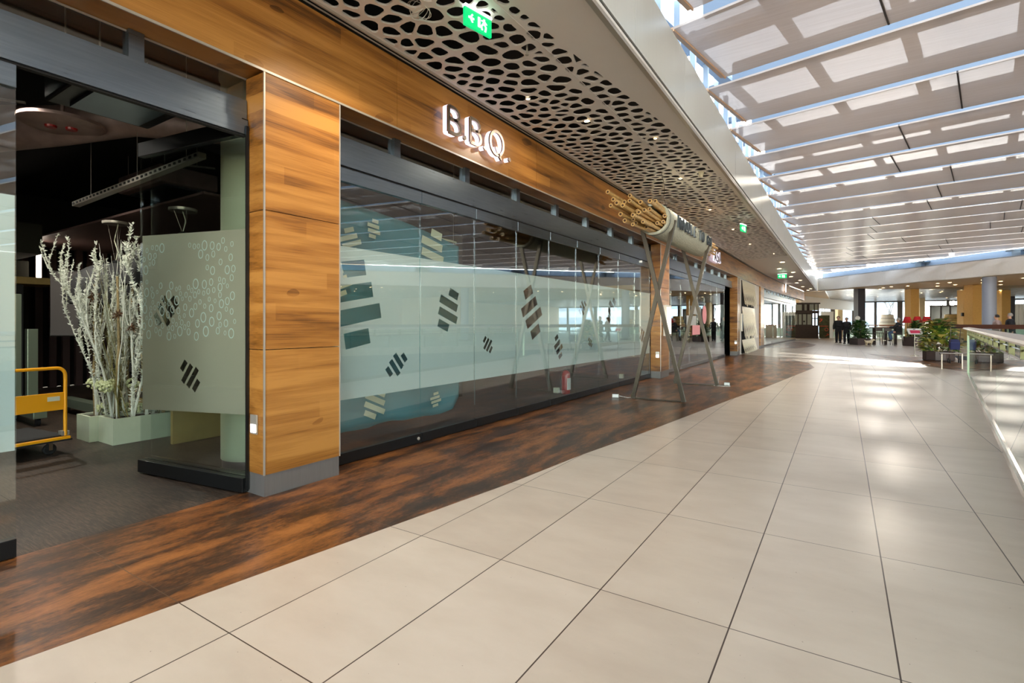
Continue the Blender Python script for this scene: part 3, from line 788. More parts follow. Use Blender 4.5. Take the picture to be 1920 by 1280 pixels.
# first shop: the entrance side
glass_panel(-0.58, 0.93, [], 'frosted glass panel edge at the far left of the entrance')
FILMS = [(2.99, 4.262, [(3.36, 1.52, .9, .56, 10), (3.91, .896, .34, .2, -52)], 'first folding glass panel beside the wooden pillar, teal banner behind'),
 (4.262, 5.27, [(4.76, 1.497, .56, .36, -20)], 'glass panel over the right end of the teal banner, one tall bar motif'),
 (5.27, 6.27, [(5.57, 1.046, .26, .18, 52)], 'glass panel with one small slanting bar motif, right of the banner'),
 (6.27, 7.25, [(6.72, 1.50, .84, .5, 26)], 'glass panel with the big brown-showing bar motif'),
 (7.25, 8.24, [(7.59, .94, .44, .24, 30)], 'glass panel in front of the red fire extinguisher side, medium motif at knee height'),
 (8.24, 9.24, [(8.53, 1.612, .36, .22, -48), (8.86, .973, .22, .14, 52)], 'glass panel with two small motifs, one above the other'),
 (9.24, 10.25, [(9.90, 1.60, .62, .34, -34)], 'glass panel with one orange-showing motif at eye height'),
 (10.25, 11.25, [], 'plain frosted glass panel before the left legs of the noodle display'),
 (11.25, 12.32, [(11.77, 1.055, .52, .3, 55)], 'last frosted glass panel next to the second wooden pillar')]
for i, (a, b, f_, lab) in enumerate(FILMS): glass_panel(a, b, f_, lab, lock=(i == 0))
glass_panel(20.12, 21.5, [(20.75, 1.4, .9, .5, 52)], 'open frosted door panel at the right end of the second shop front')
y = 13.12; k = 0
while y < 20.1:
    glass_panel(y, min(y + 1.0, 22.6), None, 'clear folding glass panel of the second shop front', 'base'); y += 1.0; k += 1
y = 31.1
while y < 46:
    glass_panel(y, y + 1.66, None, 'clear glass panel in front of the roller grille at the far shop', 'base'); y += 1.66

# folded door leaf standing open beside the first pillar
hp, hq = Vector((-5.27, 2.06, 0)), Vector((-3.93, 2.249, 0)); d = (hq - hp).normalized(); n = Vector((d.y, -d.x, 0)); L = (hq - hp).length; c = (hp + hq) / 2
t = thing('folded_glass_door', 'folded glass door leaf standing open in front of the round column', 'glass door', (c.x, c.y, 0))
MB().obox(c + Vector((0, 0, 1.48)), d, n, (0, 0, 1), L / 2, .006, 1.34).build('glass', M['glass'], t)
MB().obox(c + Vector((0, 0, .065)), d, n, (0, 0, 1), L / 2, .03, .055).build('bottom_rail', M['black'], t, bevel=.004)
MB().obox(c + Vector((0, 0, 2.87)), d, n, (0, 0, 1), L / 2, .028, .062).build('top_rail', M['black'], t, bevel=.004)
MB().obox(hq + Vector((.02, .0, 1.45)), d, n, (0, 0, 1), .005, .012, 1.42).build('hinge_stile', M['black'], t)
hol = []
for cl in ((.34, 1.44, .36, .22, -52), (.66, .89, .30, .2, 52)):
    hol += cluster(cl[0] , cl[1], cl[2], cl[3], cl[4])
fm = MB().plate([(.005, .563), (L - .005, .612), (L - .005, 2.073), (.005, 2.112)], hp - n * .0088, d, (0, 0, 1), -n, .0012, hol)
tag(fm.build('frosted_film', M['frost_door'], t), 'grey-green frosted film with slanting bar cut-outs')
# round bubbles pressed in the film, seen as pale rings
rb = random.Random(5); bub = MB(); placed = []
for _ in range(2600):
    a, z = rb.uniform(.03, 1.22), rb.uniform(1.22, 2.0); r = rb.uniform(.018, .046)
    if a > .95 and rb.random() < .5: continue
    if z > 1.66 and ((a - .5) / .42) ** 2 + ((z - 1.60) / .42) ** 2 < 1: continue
    if any((a - b) ** 2 + (z - y_) ** 2 < (r + q + .003) ** 2 for b, y_, q in placed): continue
    placed.append((a, z, r))
    ring_o = [(a + r * .8 * math.cos(k * PI / 8), z + r * math.sin(k * PI / 8)) for k in range(16)]
    ring_i = [(a + r * .62 * math.cos(k * PI / 8), z + r * .8 * math.sin(k * PI / 8)) for k in range(16)]
    bub.plate(ring_o, hp - n * .0066, d, (0, 0, 1), -n, .0010, [ring_i])
bub.build('bubble_print', plain('pale_ring_print', (206, 220, 212), 0.3), t)
# second leaf folded right behind it, only its edge shows
t2 = thing('folded_glass_door', 'second glass door leaf folded close behind the first', 'glass door', (c.x + .03, c.y + .07, 0))
c2 = c + Vector((.03, .07, 0))
MB().obox(c2 + Vector((0, 0, 1.48)), d, n, (0, 0, 1), L / 2, .006, 1.34).build('glass', M['glass'], t2)
MB().obox(c2 + Vector((0, 0, .065)), d, n, (0, 0, 1), L / 2, .03, .055).build('bottom_rail', M['black'], t2)

# walnut pillars
def pillar(y0, y1, xb, label, xf=None, light_z=.55, plate_=True):
    xf = xf if xf is not None else FX((y0 + y1) / 2)
    t = thing('cladded_pillar', label, 'pillar', (xf - .12, (y0 + y1) / 2, 0))
    for a, b in ((.168, 1.125), (1.131, 2.197), (2.203, 3.255)):
        MB().box(xb, y0, a, xf, y1, b).build('wood_panel', M['wood'], t)
    MB().box(xb + .003, y0 + .004, 0, xf - .006, y1 - .004, .166).build('plinth', M['base'], t)
    MB().box(xf - .006, y0 - .006, .166, xf + .005, y0 + .006, 3.255).build('corner_trim', M['alu'], t)
    MB().box(xf - .006, y1 - .006, .166, xf + .005, y1 + .004, 3.255).build('corner_trim', M['alu'], t)
    return t
pillar(2.27, 2.97, -3.96, 'walnut-clad pillar at the open entrance, nearest to the camera')
pillar(12.36, 13.08, -3.93, 'walnut-clad pillar behind the legs of the noodle display')
pillar(22.95, 23.5, -3.95, 'narrow walnut pillar left of the wavy metal panel', xf=FX(23.3))
pillar(29.6, 30.9, -3.9, 'narrow reddish walnut pillar left of the far shuttered shop', xf=FX(30))
def step_light(x, y, z, label):
    t = thing('recessed_wall_light', label, 'wall light', (x, y, z - .07))
    MB().box(x - .045, y - .012, z - .075, x + .045, y, z + .075).build('plate', M['alu'], t, bevel=.002)
    MB().box(x - .032, y - .016, z - .062, x + .032, y - .010, z + .0).build('lens', M['coollight'], t)
step_light(-3.835, 2.266, .548, 'small silver wall light low on the nearest wooden pillar')
step_light(-3.76, 12.356, .57, 'small lit wall light low on the pillar behind the noodle display')
step_light(-3.72, 22.946, .55, 'small lit wall light on the narrow pillar by the wavy panel')
# lit menu case on the pillar face and a slim one further on
t = thing('menu_display_case', 'lit menu case mounted on the face of the second pillar', 'display case', (-3.6, 12.75, 1.1))
MB().box(-3.675, 12.52, 1.02, -3.60, 12.98, 1.78).build('case', M['alu'], t, bevel=.004)
MB().box(-3.602, 12.57, 1.07, -3.597, 12.93, 1.73).build('lit_sheet', emit('warm_menu_sheet', (255, 240, 205), 1.6), t)
t = thing('menu_display_case', 'slim grey display case beside the wavy metal panel', 'display case', (-3.6, 23.6, 1.1))
MB().box(-3.63, 23.56, 1.0, -3.56, 23.75, 1.75).build('case', M['alu'], t); MB().box(-3.562, 23.58, 1.05, -3.556, 23.73, 1.7).build('glass_front', M['bluebeam'], t)
# white wall piece and wavy metal panel between the second and third shop
struct(MB().box(-3.95, 23.52, 0, FX(26) - .03, 29.58, 3.26), 'wall_left', M['white'])
def wavy():
    t = thing('wavy_metal_panel', 'tall cream panel of rippled vertical metal strips between two shops', 'wall panel', (-3.58, 25.8, 0.03))
    NP = 34; rw = random.Random(9)
    for z0, z1 in ((.03, .62), (.62, 2.06), (2.06, 3.2)):
        m = MB()
        for k in range(NP):
            y0_ = 23.95 + 3.75 * k / NP; y1_ = y0_ + 3.75 / NP * .92; segs = 10; ph = rw.uniform(0, .25); vs = []
            for s_ in range(segs + 1):
                f = s_ / segs; z = z0 + (z1 - z0) * f + (ph * (1 if s_ == 0 and z0 > .1 else 0))
                bow = .03 + .20 * (1 - f) ** 1.4 * (.7 + .3 * math.sin(k * 2.1))
                for yy_ in (y0_, y1_): vs.append((FX(26) - .02 + bow, yy_, z))
            n0 = len(vs)
            vs += [(v[0] - .008, v[1], v[2]) for v in vs]
            fs = []
            for s_ in range(segs):
                a = s_ * 2; fs += [(a, a + 1, a + 3, a + 2), (a + n0, a + 2 + n0, a + 3 + n0, a + 1 + n0), (a, a + 2, a + 2 + n0, a + n0), (a + 1, a + 1 + n0, a + 3 + n0, a + 3)]
            m.add(vs, fs)
        m.build('strip_row', plain('cream_metal_strip', (214, 200, 172), 0.35, 0.3), t)
wavy()
struct(MB().box(FX(26) - .03, 23.95, .03, FX(26) - .02, 27.7, 3.2), 'wall_left', M['matte'])  # black sheet stands in for the shade behind the strip ends
# roller grille of the third shop
t = thing('roller_grille', 'see-through vertical slat grille behind the far shop glass', 'grille', (-4.2, 38.5, 0))
y = 31.2
gm = plain('pale_blue_grille_slat', (176, 196, 212), 0.35, 0.4)
while y < 46.3:
    MB().box(FG(y) - .30, y, 0.05, FG(y) - .285, y + .10, 2.75).build('slat', gm, t); y += .24
struct(MB().box(-9, 31.0, 0, -8.9, 46.5, 3.9), 'wall_shop', M['white'])

# lit sign letters
t = thing('shop_sign', 'back-lit metal letters B.B.Q. on the walnut fascia', 'sign', (-3.62, 4.95, 3.42))
O = lambda y, z: (-3.70, y, z)
sq = .66
for ch, y in (('B', 4.32), ('B', 4.71), ('Q', 5.10)):
    h_ = .315
    for nm, x, dp, mt, wd in (('letter_body', -3.695, .06, M['halo'], .026), ('letter_face', -3.635, .022, M['letter_metal'], .036)):
        m = MB()
        w_, st = GLY[ch]
        for pl_ in st:
            sc_ = 0
            m.stroke([(p[0] * h_ * (1.28 if ch == 'B' else 1.38), p[1] * h_) for p in pl_], (x, y, 3.415), (0, 1, 0), (0, 0, 1), (1, 0, 0), wd if pl_ is st[0] or ch == 'B' else wd * .8, dp, ch == 'Q' and len(pl_) > 8)
        tag(m.build(nm, mt, t), 'glowing white letter body' if nm == 'letter_body' else 'brushed metal letter face')
for y in (4.625, 5.02, 5.56):
    for nm, x, dp, mt in (('dot_body', -3.695, .06, M['halo']), ('dot_face', -3.635, .022, M['letter_metal'])):
        MB().lathe([(.026, 0), (.026, dp)], (x, y, 3.445), 16, 'x').build(nm, mt, t)
t = thing('shop_sign', 'small dark and lit letters ASIA above the second shop', 'sign', (-3.6, 19.5, 3.4))
yl = 18.0
for ch in 'ASIA':
    m = MB(); w_ = lettering(m, ch, (FX(18.5) + .04, yl, 3.42), (0, 1, 0), (0, 0, 1), (1, 0, 0), .34, .05, .05, .18, 1.35); m.build('letter_body', M['halo'], t)
    m = MB(); lettering(m, ch, (FX(18.5) + .09, yl, 3.42), (0, 1, 0), (0, 0, 1), (1, 0, 0), .34, .055, .02, .18, 1.35); m.build('letter_face', M['letter_metal'], t); yl += w_
t = thing('shop_sign', 'white glowing figure 4 on the fascia of the far shop', 'sign', (-3.2, 39.0, 3.38))
m = MB(); lettering(m, '4', (FX(39) + .06, 38.4, 3.40), (0, 1, 0), (0, 0, 1), (1, 0, 0), .5, .1, .05, .1, 2.2); m.build('numeral', emit('white_sign_light', (255, 252, 250), 1.4), t)

def sticker(y, z, wy, hz, mt, label, oval=False):
    t = thing('window_sticker', label, 'sticker', (FG(y) + .012, y, z - hz / 2))
    pts = arc(0, 0, wy / 2, hz / 2, 0, 360, 20)[:-1] if oval else [(-wy / 2, -hz / 2), (wy / 2, -hz / 2), (wy / 2, hz / 2), (-wy / 2, hz / 2)]
    MB().plate(pts, (FG(y) + .0125, y, z), (-.0, 1, 0), (0, 0, 1), (1, 0, 0), .002).build('sheet', mt, t)
pk = plain('pale_pink_print', (222, 150, 156), .6); gs = plain('pale_grey_sheet', (168, 172, 170), .6)
sticker(18.05, 1.62, .62, .62, pk, 'pale pink oval print on the glass of the second shop', True)
sticker(16.9, 1.12, 1.0, .30, pk, 'pale pink rectangular sheet low on the glass of the second shop')
sticker(16.3, 1.42, 1.2, .30, gs, 'grey paper sheet on the glass left of the pink oval')
sticker(16.9, 1.74, 1.3, .26, gs, 'wide grey paper sheet above the other grey one on the second shop glass')

# ================================================================== THINGS IN THE ARCADE
# noodle display: plaster tube with bamboo canes on two pairs of crossed legs
t = thing('noodle_tube_display', 'pale tube of bamboo canes on crossed dark metal legs, lettered NOODLE TO GO', 'display', (-2.68, 10.2, 0))
TC = Vector((-2.66, 0, 3.08)); RO, RI = .265, .225
m = MB(); seg = 40; ya, yb = 8.5, 11.85
vs = []
for r_, y in ((RO, ya), (RO, yb), (RI, yb), (RI, ya)):
    for k in range(seg):
        a = 2 * PI * k / seg; vs.append((TC.x + r_ * math.sin(a), y, TC.z + r_ * math.cos(a) * (1 if math.cos(a) < .9 else .985)))
fs = []
for q in range(4):
    for k in range(seg):
        l = (k + 1) % seg; e = (q + 1) % 4; fs.append((q * seg + k, q * seg + l, e * seg + l, e * seg + k))
m.add(vs, fs)
tube_t = NT('pale_scratched_plaster'); nz = tube_t.noise(tube_t.scale(tube_t.pos(), (60, 18, 60)), 1.0, 4, .7)
M['tubeplaster'] = tube_t.done(tube_t.pbr(tube_t.ramp(nz, [(.3, srgb(176, 178, 160)), (.7, srgb(206, 204, 188))]), .85, 0, .3, normal=tube_t.bump(nz, .8, .02)))
m.build('tube', M['tubeplaster'], t, smooth=True)
m = MB(); m.lathe([(RO + .004, ya + .07), (RO + .008, ya + .075), (RO + .008, ya + .085), (RO + .004, ya + .09)], (TC.x, 0, TC.z), 40, 'y', caps=False); m.build('ring_groove', M['letter_dark'], t)
rb = random.Random(21)
def cane(x, z, y0, y1, r, bend):
    path = []; n = 14; rr = []
    for i in range(n + 1):
        f = i / n; y = y0 + (y1 - y0) * f
        path.append((x + bend[0] * math.sin(f * PI) + bend[2] * (1 - f) ** 2, y, z + bend[1] * math.sin(f * PI) + bend[3] * (1 - f) ** 2)); rr.append(r * (1.14 if i % 3 == 0 else 1.0))
    b = MB().tube(path, rr, 10).build('bamboo_cane', M['bamboo'], t, smooth=True)
    e = MB(); e.lathe([(r * .62, 0), (r * .62, .004)], (path[0][0], path[0][1] - .003, path[0][2]), 10, 'y'); tag(e.build('hollow_end', M['bamboo_in'], b), 'dark hollow cane end')
spots = []
for _ in range(4000):
    a, q = rb.uniform(0, 2 * PI), .195 * math.sqrt(rb.random()); x, z = q * math.cos(a), q * math.sin(a)
    if z > .12 or any((x - u_) ** 2 + (z - v_) ** 2 < .048 ** 2 for u_, v_ in spots): continue
    spots.append((x, z))
    if len(spots) >= 32: break
for i, (x, z) in enumerate(spots):
    tip = 7.0 + 1.25 * rb.random() ** .8 + (.35 if x > .05 else 0)
    if x < -.1 and z > -.05: tip = 7.0 + .2 * rb.random()
    cane(TC.x + x, TC.z + z, tip, 9.3, rb.uniform(.026, .032), (rb.uniform(-.012, .012), rb.uniform(-.012, .012), x * .25, z * .3 + .02))
for i, (x, z) in enumerate(spots[:18]):
    path = [(TC.x + x, 11.2, TC.z + z), (TC.x + x * 1.05, 11.9, TC.z + z), (TC.x + x * 1.2, 12.35 + .5 * rb.random(), TC.z + z * 1.2)]
    MB().tube(path, rb.uniform(.02, .026), 8).build('bamboo_cane', M['bamboo'], t, smooth=True)
for y in (8.81, 11.52):
    for x0, x1 in ((-3.13, -2.40), (-2.23, -2.94)):
        top = 3.09 if x0 < -3 else 2.96
        dy = .024 if x0 < -3 else -.024
        MB().bar((x0, y + dy, 0.01), (x1, y + dy, top), .066, .05, (0, 1, 0)).build('leg', M['bronze'], t, bevel=.002)
    MB().bar((-3.13, y, .012), (-2.23, y, .012), .03, .018).build('foot_bar', M['bronze'], t)
for k, ch in enumerate('NOODLE TO GO'):
    if ch == ' ': continue
    m = MB(); ph = R(0); ww, st = GLY[ch]; y = 8.98 + k * .226
    nrm = Vector((math.cos(ph), 0, math.sin(ph))); up = Vector((-math.sin(ph), 0, math.cos(ph)))
    Ov = TC + nrm * (RO + .004) + Vector((0, y, 0)) - up * .10
    for pl_ in st: m.stroke([(p[0] * .26, p[1] * .20) for p in pl_], Ov, (0, 1, 0), up, nrm, .024, .03, ch in 'O')
    tag(m.build('letter', M['letter_dark'], t), 'raised dark grey letter')
MB().lathe([(.03, 0), (.03, .035)], (-2.99, 8.835, 2.40), 10, 'z').build('tape_band', M['paper'], t)
MB().tube([(-2.62, 9.2, 3.34), (-2.66, 9.1, 3.55), (-2.63, 9.05, 3.75), (-2.68, 9.0, 4.0)], .004, 6).build('hanging_wire', M['bronze'], t)

# small power adapters with cables
def adapter(x, y, rot, label, cpath):
    t = thing('power_adapter', label, 'adapter', (x, y, 0))
    u = (math.cos(rot), math.sin(rot), 0); v = (-math.sin(rot), math.cos(rot), 0)
    MB().obox((x, y, .034), u, v, (0, 0, 1), .055, .035, .03).build('housing', M['plastic_w'], t, bevel=.004)
    MB().obox((x, y, .066), u, v, (0, 0, 1), .05, .03, .003).build('dark_lid', M['black'], t)
    MB().tube(cpath, .004, 6).build('cable', M['plastic_w'], t, smooth=True)
adapter(-3.42, 8.74, .3, 'small white power adapter with cable left of the near crossed legs', [(-3.36, 8.78, .03), (-3.3, 8.84, .01), (-3.22, 8.80, .008), (-3.17, 8.86, .01), (-3.15, 8.84, .09)])
adapter(-2.08, 11.74, .2, 'small white power adapter beside the right foot of the far crossed legs', [(-2.07, 11.63, .03), (-1.98, 11.55, .01), (-2.1, 11.48, .008), (-2.3, 11.5, .008), (-2.22, 11.58, .06), (-2.2, 11.55, .2)])

# glass balustrade along the void
RX = lambda y: 0.5 + 0.128 * y
dr = Vector((.128, 1, 0)).normalized(); dn = Vector((1, -.128, 0)).normalized()
t = thing('glass_balustrade', 'glass balustrade with a wide champagne handrail along the open void', 'railing', (RX(8), 8, 0))
ysR = [-7.9, -4.5, -1.2, 2.0, 5.2, 8.4, 11.6, 14.7, 17.4]
for a, b in zip(ysR, ysR[1:]):
    p, q = Vector((RX(a + .01), a + .01, 0)), Vector((RX(b - .01), b - .01, 0))
    MB().obox((p + q) / 2 + Vector((0, 0, .53)), dr, dn, (0, 0, 1), (q - p).length / 2, .008, .50).build('glass_pane', M['glass_rail'], t)
P0, P1 = Vector((RX(-7.9), -7.9, 0)), Vector((RX(17.42), 17.42, 0)); mid = (P0 + P1) / 2; HL = (P1 - P0).length / 2
MB().obox(mid + Vector((0, 0, .03)) - dn * .02, dr, dn, (0, 0, 1), HL, .012, .035).obox(mid + Vector((0, 0, .03)) + dn * .02, dr, dn, (0, 0, 1), HL, .012, .035).build('base_channel', M['chrome'], t)
MB().obox(mid + Vector((0, 0, 1.035)), dr, dn, (0, 0, 1), HL, .018, .009).build('glass_cap', M['chrome'], t)
hr = MB()
pr = [(-.115, 1.185), (-.12, 1.20), (-.105, 1.218), (0, 1.232), (.105, 1.218), (.12, 1.20), (.115, 1.185), (0, 1.178)]
vs = [p + dn * a + Vector((0, 0, z)) for p in (P0, P1) for a, z in pr]; n8 = len(pr)
hr.add(vs, [(i, (i + 1) % n8, (i + 1) % n8 + n8, i + n8) for i in range(n8)] + [tuple(range(n8 - 1, -1, -1)), tuple(range(n8, 2 * n8))])
hr.build('handrail', M['rail'], t, smooth=True)
MB().tube([P0 + Vector((0, 0, 1.11)), P1 + Vector((0, 0, 1.11))], .009, 8).build('middle_rod', M['chrome'], t)
y = -6.9
while y < 17.4:
    MB().obox((RX(y), y, 1.11), dr, dn, (0, 0, 1), .022, .022, .075).build('post', M['olive'], t); y += .97
MB().obox((RX(17.38), 17.38, .6), dr, dn, (0, 0, 1), .03, .03, .6).build('end_post', M['greygreen'], t)
# brown board rail on the other side of the void
t = thing('board_railing', 'long dark brown board rail on the far side of the void', 'railing', (7, 30.5, 0))
a, b = Vector((4.6, 36.2, 0)), Vector((17, 10.2, 0)); dd = (b - a).normalized(); nn = Vector((dd.y, -dd.x, 0)); c = (a + b) / 2; L = (b - a).length
MB().obox(c + Vector((0, 0, 1.17)), dd, nn, (0, 0, 1), L / 2, .05, .10).build('board', plain('dark_brown_board', (104, 62, 46), .45), t)
MB().obox(c + Vector((0, 0, .55)), dd, nn, (0, 0, 1), L / 2, .008, .5).build('glass_pane', M['glass_rail'], t)
for k in range(15):
    p = a + dd * (.2 + k * (L - .4) / 14); MB().obox(p + Vector((0, 0, .55)), dd, nn, (0, 0, 1), .025, .025, .55).build('post', M['greygreen'], t)

# ceiling lights
def spotlight(x, y, mat, r, label, z=3.995, energy=0, col=(1, .86, .68)):
    t = thing('ceiling_spotlight', label, 'ceiling light', (x, y, z - .02), None)
    MB().lathe([(r * 1.5, 0), (r * 1.5, -.006), (r, -.010), (r, 0)], (x, y, z), 18).build('ring', M['white'], t)
    MB().lathe([(0, -.004), (r * .95, -.004), (r * .95, -.0)], (x, y, z), 16).build('bulb', mat, t)
    if energy:
        ld = bpy.data.lights.new('spot', 'SPOT'); ld.energy = energy; ld.color = col; ld.spot_size = R(125); ld.spot_blend = .6; ld.shadow_soft_size = .06
        lo = bpy.data.objects.new('spot_light', ld); COL.objects.link(lo); lo.location = (x, y, z - .03)
        d_ = Vector((-.45, -.35, -1.0)) if abs(x + 2.82) < .01 else Vector((0.05, 0, -1)); lo.rotation_euler = d_.to_track_quat('-Z', 'Y').to_euler()
    return t
spotlight(-2.82, 6.2, M['spot'], .035, 'bright warm spotlight set in the perforated ceiling before the sign', energy=14)
for x, y, lab in ((-3.13, 5.21, 'small warm spotlight in a ceiling opening nearer than the bright one'), (-2.26, 7.32, 'small warm spotlight in the perforated ceiling beyond the bright one'), (-2.2, 21.9, 'small spotlight near the far end of the perforated ceiling')):
    spotlight(x, y, M['downlight'], .022, lab)
for k, (x, y) in enumerate(((-2.9, .2), (-2.9, 2.9), (-2.5, 9.6), (-2.6, 12.6), (-2.6, 15.6), (-2.6, 18.8))):  # spotlights added along the soffit to brighten floor and walnut front
    spotlight(x, y, M['downlight'], .03, ('added warm spotlight in the soffit above the entrance', 'added warm spotlight in the soffit above the nearest pillar', 'added warm spotlight in the soffit before the noodle tube', 'added warm spotlight in the soffit above the second pillar', 'added warm spotlight in the soffit past the second pillar', 'added warm spotlight in the soffit in front of the second shop')[k], energy=85)
dls = [(-2.19, 25.1), (-2.57, 28.0), (-2.15, 30.4), (-2.45, 33.1), (-2.19, 36.3), (-2.51, 38.5), (-2.04, 45.6), (-2.41, 42.7), (-2.3, 47.4)]
base = spotlight(dls[0][0], dls[0][1], M['downlight'], .10, 'round warm downlight in the plain white soffit strip at the far left'); base['group'] = 'downlights in the plain soffit'
for x, y in dls[1:]: dup(base, (x, y, 3.975))
base2 = spotlight(3.0, 46.2, M['downlight'], .10, 'round warm downlight in the ceiling behind the white far fascia'); base2['group'] = 'downlights behind the far fascia'
rb = random.Random(4)
for k in range(46):
    f = rb.random(); p = Vector((-.5, 49.5, 0)).lerp(Vector((24, 21.5, 0)), f) + Vector((.68, .73, 0)) * rb.choice((.9, 2.0, 3.2, 4.6, 6.2)); dup(base2, (p.x, p.y, 3.975))
base3 = spotlight(5, 56, M['downlight'], .08, 'small downlight between the silver ceiling planks'); base3['group'] = 'downlights in the silver plank ceiling'
for k in range(26): dup(base3, (rb.uniform(0, 24), rb.uniform(53.5, 70), 3.965))

# exit signs
def exit_sign(x, y, z, wd, rot, label, hang=.25):
    t = thing('exit_sign', label, 'sign', (x, y, z)); u = Vector((math.cos(rot), math.sin(rot), 0)); v = Vector((-math.sin(rot), math.cos(rot), 0)); c = Vector((x, y, z))
    MB().obox(c, u, v, (0, 0, 1), wd / 2, .012, wd / 4).build('panel', M['exit_green'], t)
    m = MB()
    f = -v * .0135
    s_ = wd / 2
    def q(a0, a1, b0, b1): m.obox(c + f + u * ((a0 + a1) / 2 * s_) + Vector((0, 0, (b0 + b1) / 2 * s_ / 2)), u, v, (0, 0, 1), (a1 - a0) / 2 * s_, .002, (b1 - b0) / 2 * s_ / 2)
    q(-.05, .12, -.55, .55); m.build('doorway_mark', M['exit_white'], t); m = MB()
    q(-.75, -.35, -.1, .1); m.stroke([(-.45, -.28), (-.62, 0), (-.45, .28)], c + f, u * s_, Vector((0, 0, 1)) * s_ / 2 * 1.6, -v, .1, .002)
    m.build('arrow_mark', M['exit_white'], t); m = MB()
    for st in ([(.42, .6), (.36, .1), (.2, -.3), (.26, -.7)], [(.36, .1), (.55, -.2), (.5, -.75)], [(.2, .3), (.4, .42), (.6, .1)]):
        m.stroke(st, c + f, u * s_, Vector((0, 0, 1)) * s_ / 2, -v, .11, .002)
    m.build('running_figure_mark', M['exit_white'], t)
    MB().obox(c + Vector((0, 0, wd / 4 + .012)), u, v, (0, 0, 1), wd / 2, .02, .010).build('lamp_bar', M['exit_white'], t)
    if hang > 0:
        MB().obox(c + Vector((0, 0, wd / 4 + .012 + hang / 2)), u, v, (0, 0, 1), .01, .01, hang / 2).build('hanger', M['alu'], t)
exit_sign(-2.60, 3.50, 3.88, .30, R(78), 'green exit sign hanging from the perforated ceiling at the top edge', hang=.02)
exit_sign(-2.08, 13.9, 3.70, .34, R(78), 'green exit sign seen edge-on under the perforated ceiling', hang=.2)
exit_sign(-2.62, 30.0, 3.78, .42, R(0), 'green exit sign on the plain white soffit further back', hang=.09)
exit_sign(9.2, 52.0, 3.62, .6, R(-30), 'green exit sign under the far ceiling among the ochre columns', hang=.2)

# fire extinguisher and small boxes behind the glass
t = thing('fire_extinguisher', 'red fire extinguisher standing on the shop floor behind the glass', 'extinguisher', (-4.40, 8.72, 0))
MB().lathe([(.0, .0), (.078, .0), (.082, .02), (.082, .36), (.07, .41), (.03, .44), (.0, .445)], (-4.40, 8.72, 0), 20).build('cylinder', M['red'], t, smooth=True)
MB().box(-4.345, 8.66, .08, -4.317, 8.76, .3).build('label_sheet', M['paper'], t)
MB().lathe([(.02, .44), (.02, .49)], (-4.40, 8.72, 0), 10).bar((-4.42, 8.72, .5), (-4.32, 8.72, .53), .02).build('valve', M['black'], t)
MB().tube([(-4.38, 8.70, .48), (-4.42, 8.62, .44), (-4.46, 8.62, .3), (-4.46, 8.63, .14)], .011, 8).build('hose', M['rubber'], t, smooth=True)
for x, y, lab in ((-4.60, 8.72, 'small pale socket box on the shop floor left of the extinguisher'), (-4.5, 11.9, 'small pale socket box on the shop floor near the second pillar')):
    t = thing('socket_box', lab, 'box', (x, y, 0)); MB().box(x - .05, y - .04, .0, x + .05, y + .04, .1).build('body', M['cream'], t, bevel=.005); MB().box(x + .045, y - .02, .02, x + .055, y + .02, .07).build('socket_face', M['plastic_w'], t)

# teal banner with cut-out bars, hanging behind the first glass panels
def banner():
    t = thing('teal_banner', 'large teal cloth banner with cream bar prints hanging behind the glass', 'banner', (-4.5, 4.5, .1))
    outline = [(3.12, .20)]
    for k in range(13):
        y = 3.12 + 2.13 * k / 12; outline.append((y, .18 - .03 * abs(math.sin(k * .95)) - (.03 if k > 9 else 0)))
    outline += [(5.45, .16), (5.58, .32), (5.62, .60), (5.62, 2.40), (5.2, 2.48), (4.6, 2.56), (4.0, 2.62), (3.5, 2.66), (2.9, 2.68)]
    m = MB(); ny, nz = 60, 28; vs = []; idx = {}
    def low(y):
        pts_ = outline[1:14] + [(5.45, .16), (5.58, .32), (5.62, .6)]
        return lerp_tab(pts_, y)
    top = lambda y: lerp_tab([(2.9, 2.68), (3.5, 2.66), (4.0, 2.62), (4.6, 2.56), (5.2, 2.48), (5.62, 2.40)], y)
    for i in range(ny + 1):
        y = 3.12 + 2.5 * i / ny
        for j in range(nz + 1):
            z = low(y) + (top(y) - low(y)) * j / nz
            rip = .035 * math.sin(y * 7 + z * 1.5) * max(0, 1 - (z - low(y)) / .6) + .01 * math.sin(y * 4 + z)
            vs.append((-4.5 + rip, y, z))
    fs = [(i * (nz + 1) + j, (i + 1) * (nz + 1) + j, (i + 1) * (nz + 1) + j + 1, i * (nz + 1) + j + 1) for i in range(ny) for j in range(nz)]
    m.add(vs, fs); c = m.build('cloth', M['teal'], t, smooth=True); s_ = c.modifiers.new('solid', 'SOLIDIFY'); s_.thickness = .004
    for cl in [(4.03, 2.40, .24, .18, -6), (5.02, 2.28, .58, .42, -12), (3.70, 2.22, .3, .26, 18), (4.05, .42, .36, .32, -24), (5.08, .34, .2, .19, 6), (3.55, 1.75, .3, .3, 20), (4.62, .78, .1, .26, -8)]:
        mm = MB()
        for pg in cluster(*cl): mm.plate([(a, b) for a, b in pg], (-4.455, 0, 0), (0, 1, 0), (0, 0, 1), (1, 0, 0), .002)
        tag(mm.build('cream_print', M['cream'], t), 'cream slanting bar print')
banner()
for y_ in (3.2, 5.5): MB().tube([(-4.5, y_, 2.42 if y_ > 5 else 2.66), (-4.5, y_, 3.95)], .003, 5).build('cord', M['alu'], bpy.data.objects['teal_banner'])
t = thing('striped_board', 'dark board with rounded cream pinstripes just behind the teal banner', 'board', (-4.72, 4.4, .05))
MB().box(-4.76, 3.12, .25, -4.74, 6.0, 2.64).build('board', M['darkwall'], t)
m = MB()
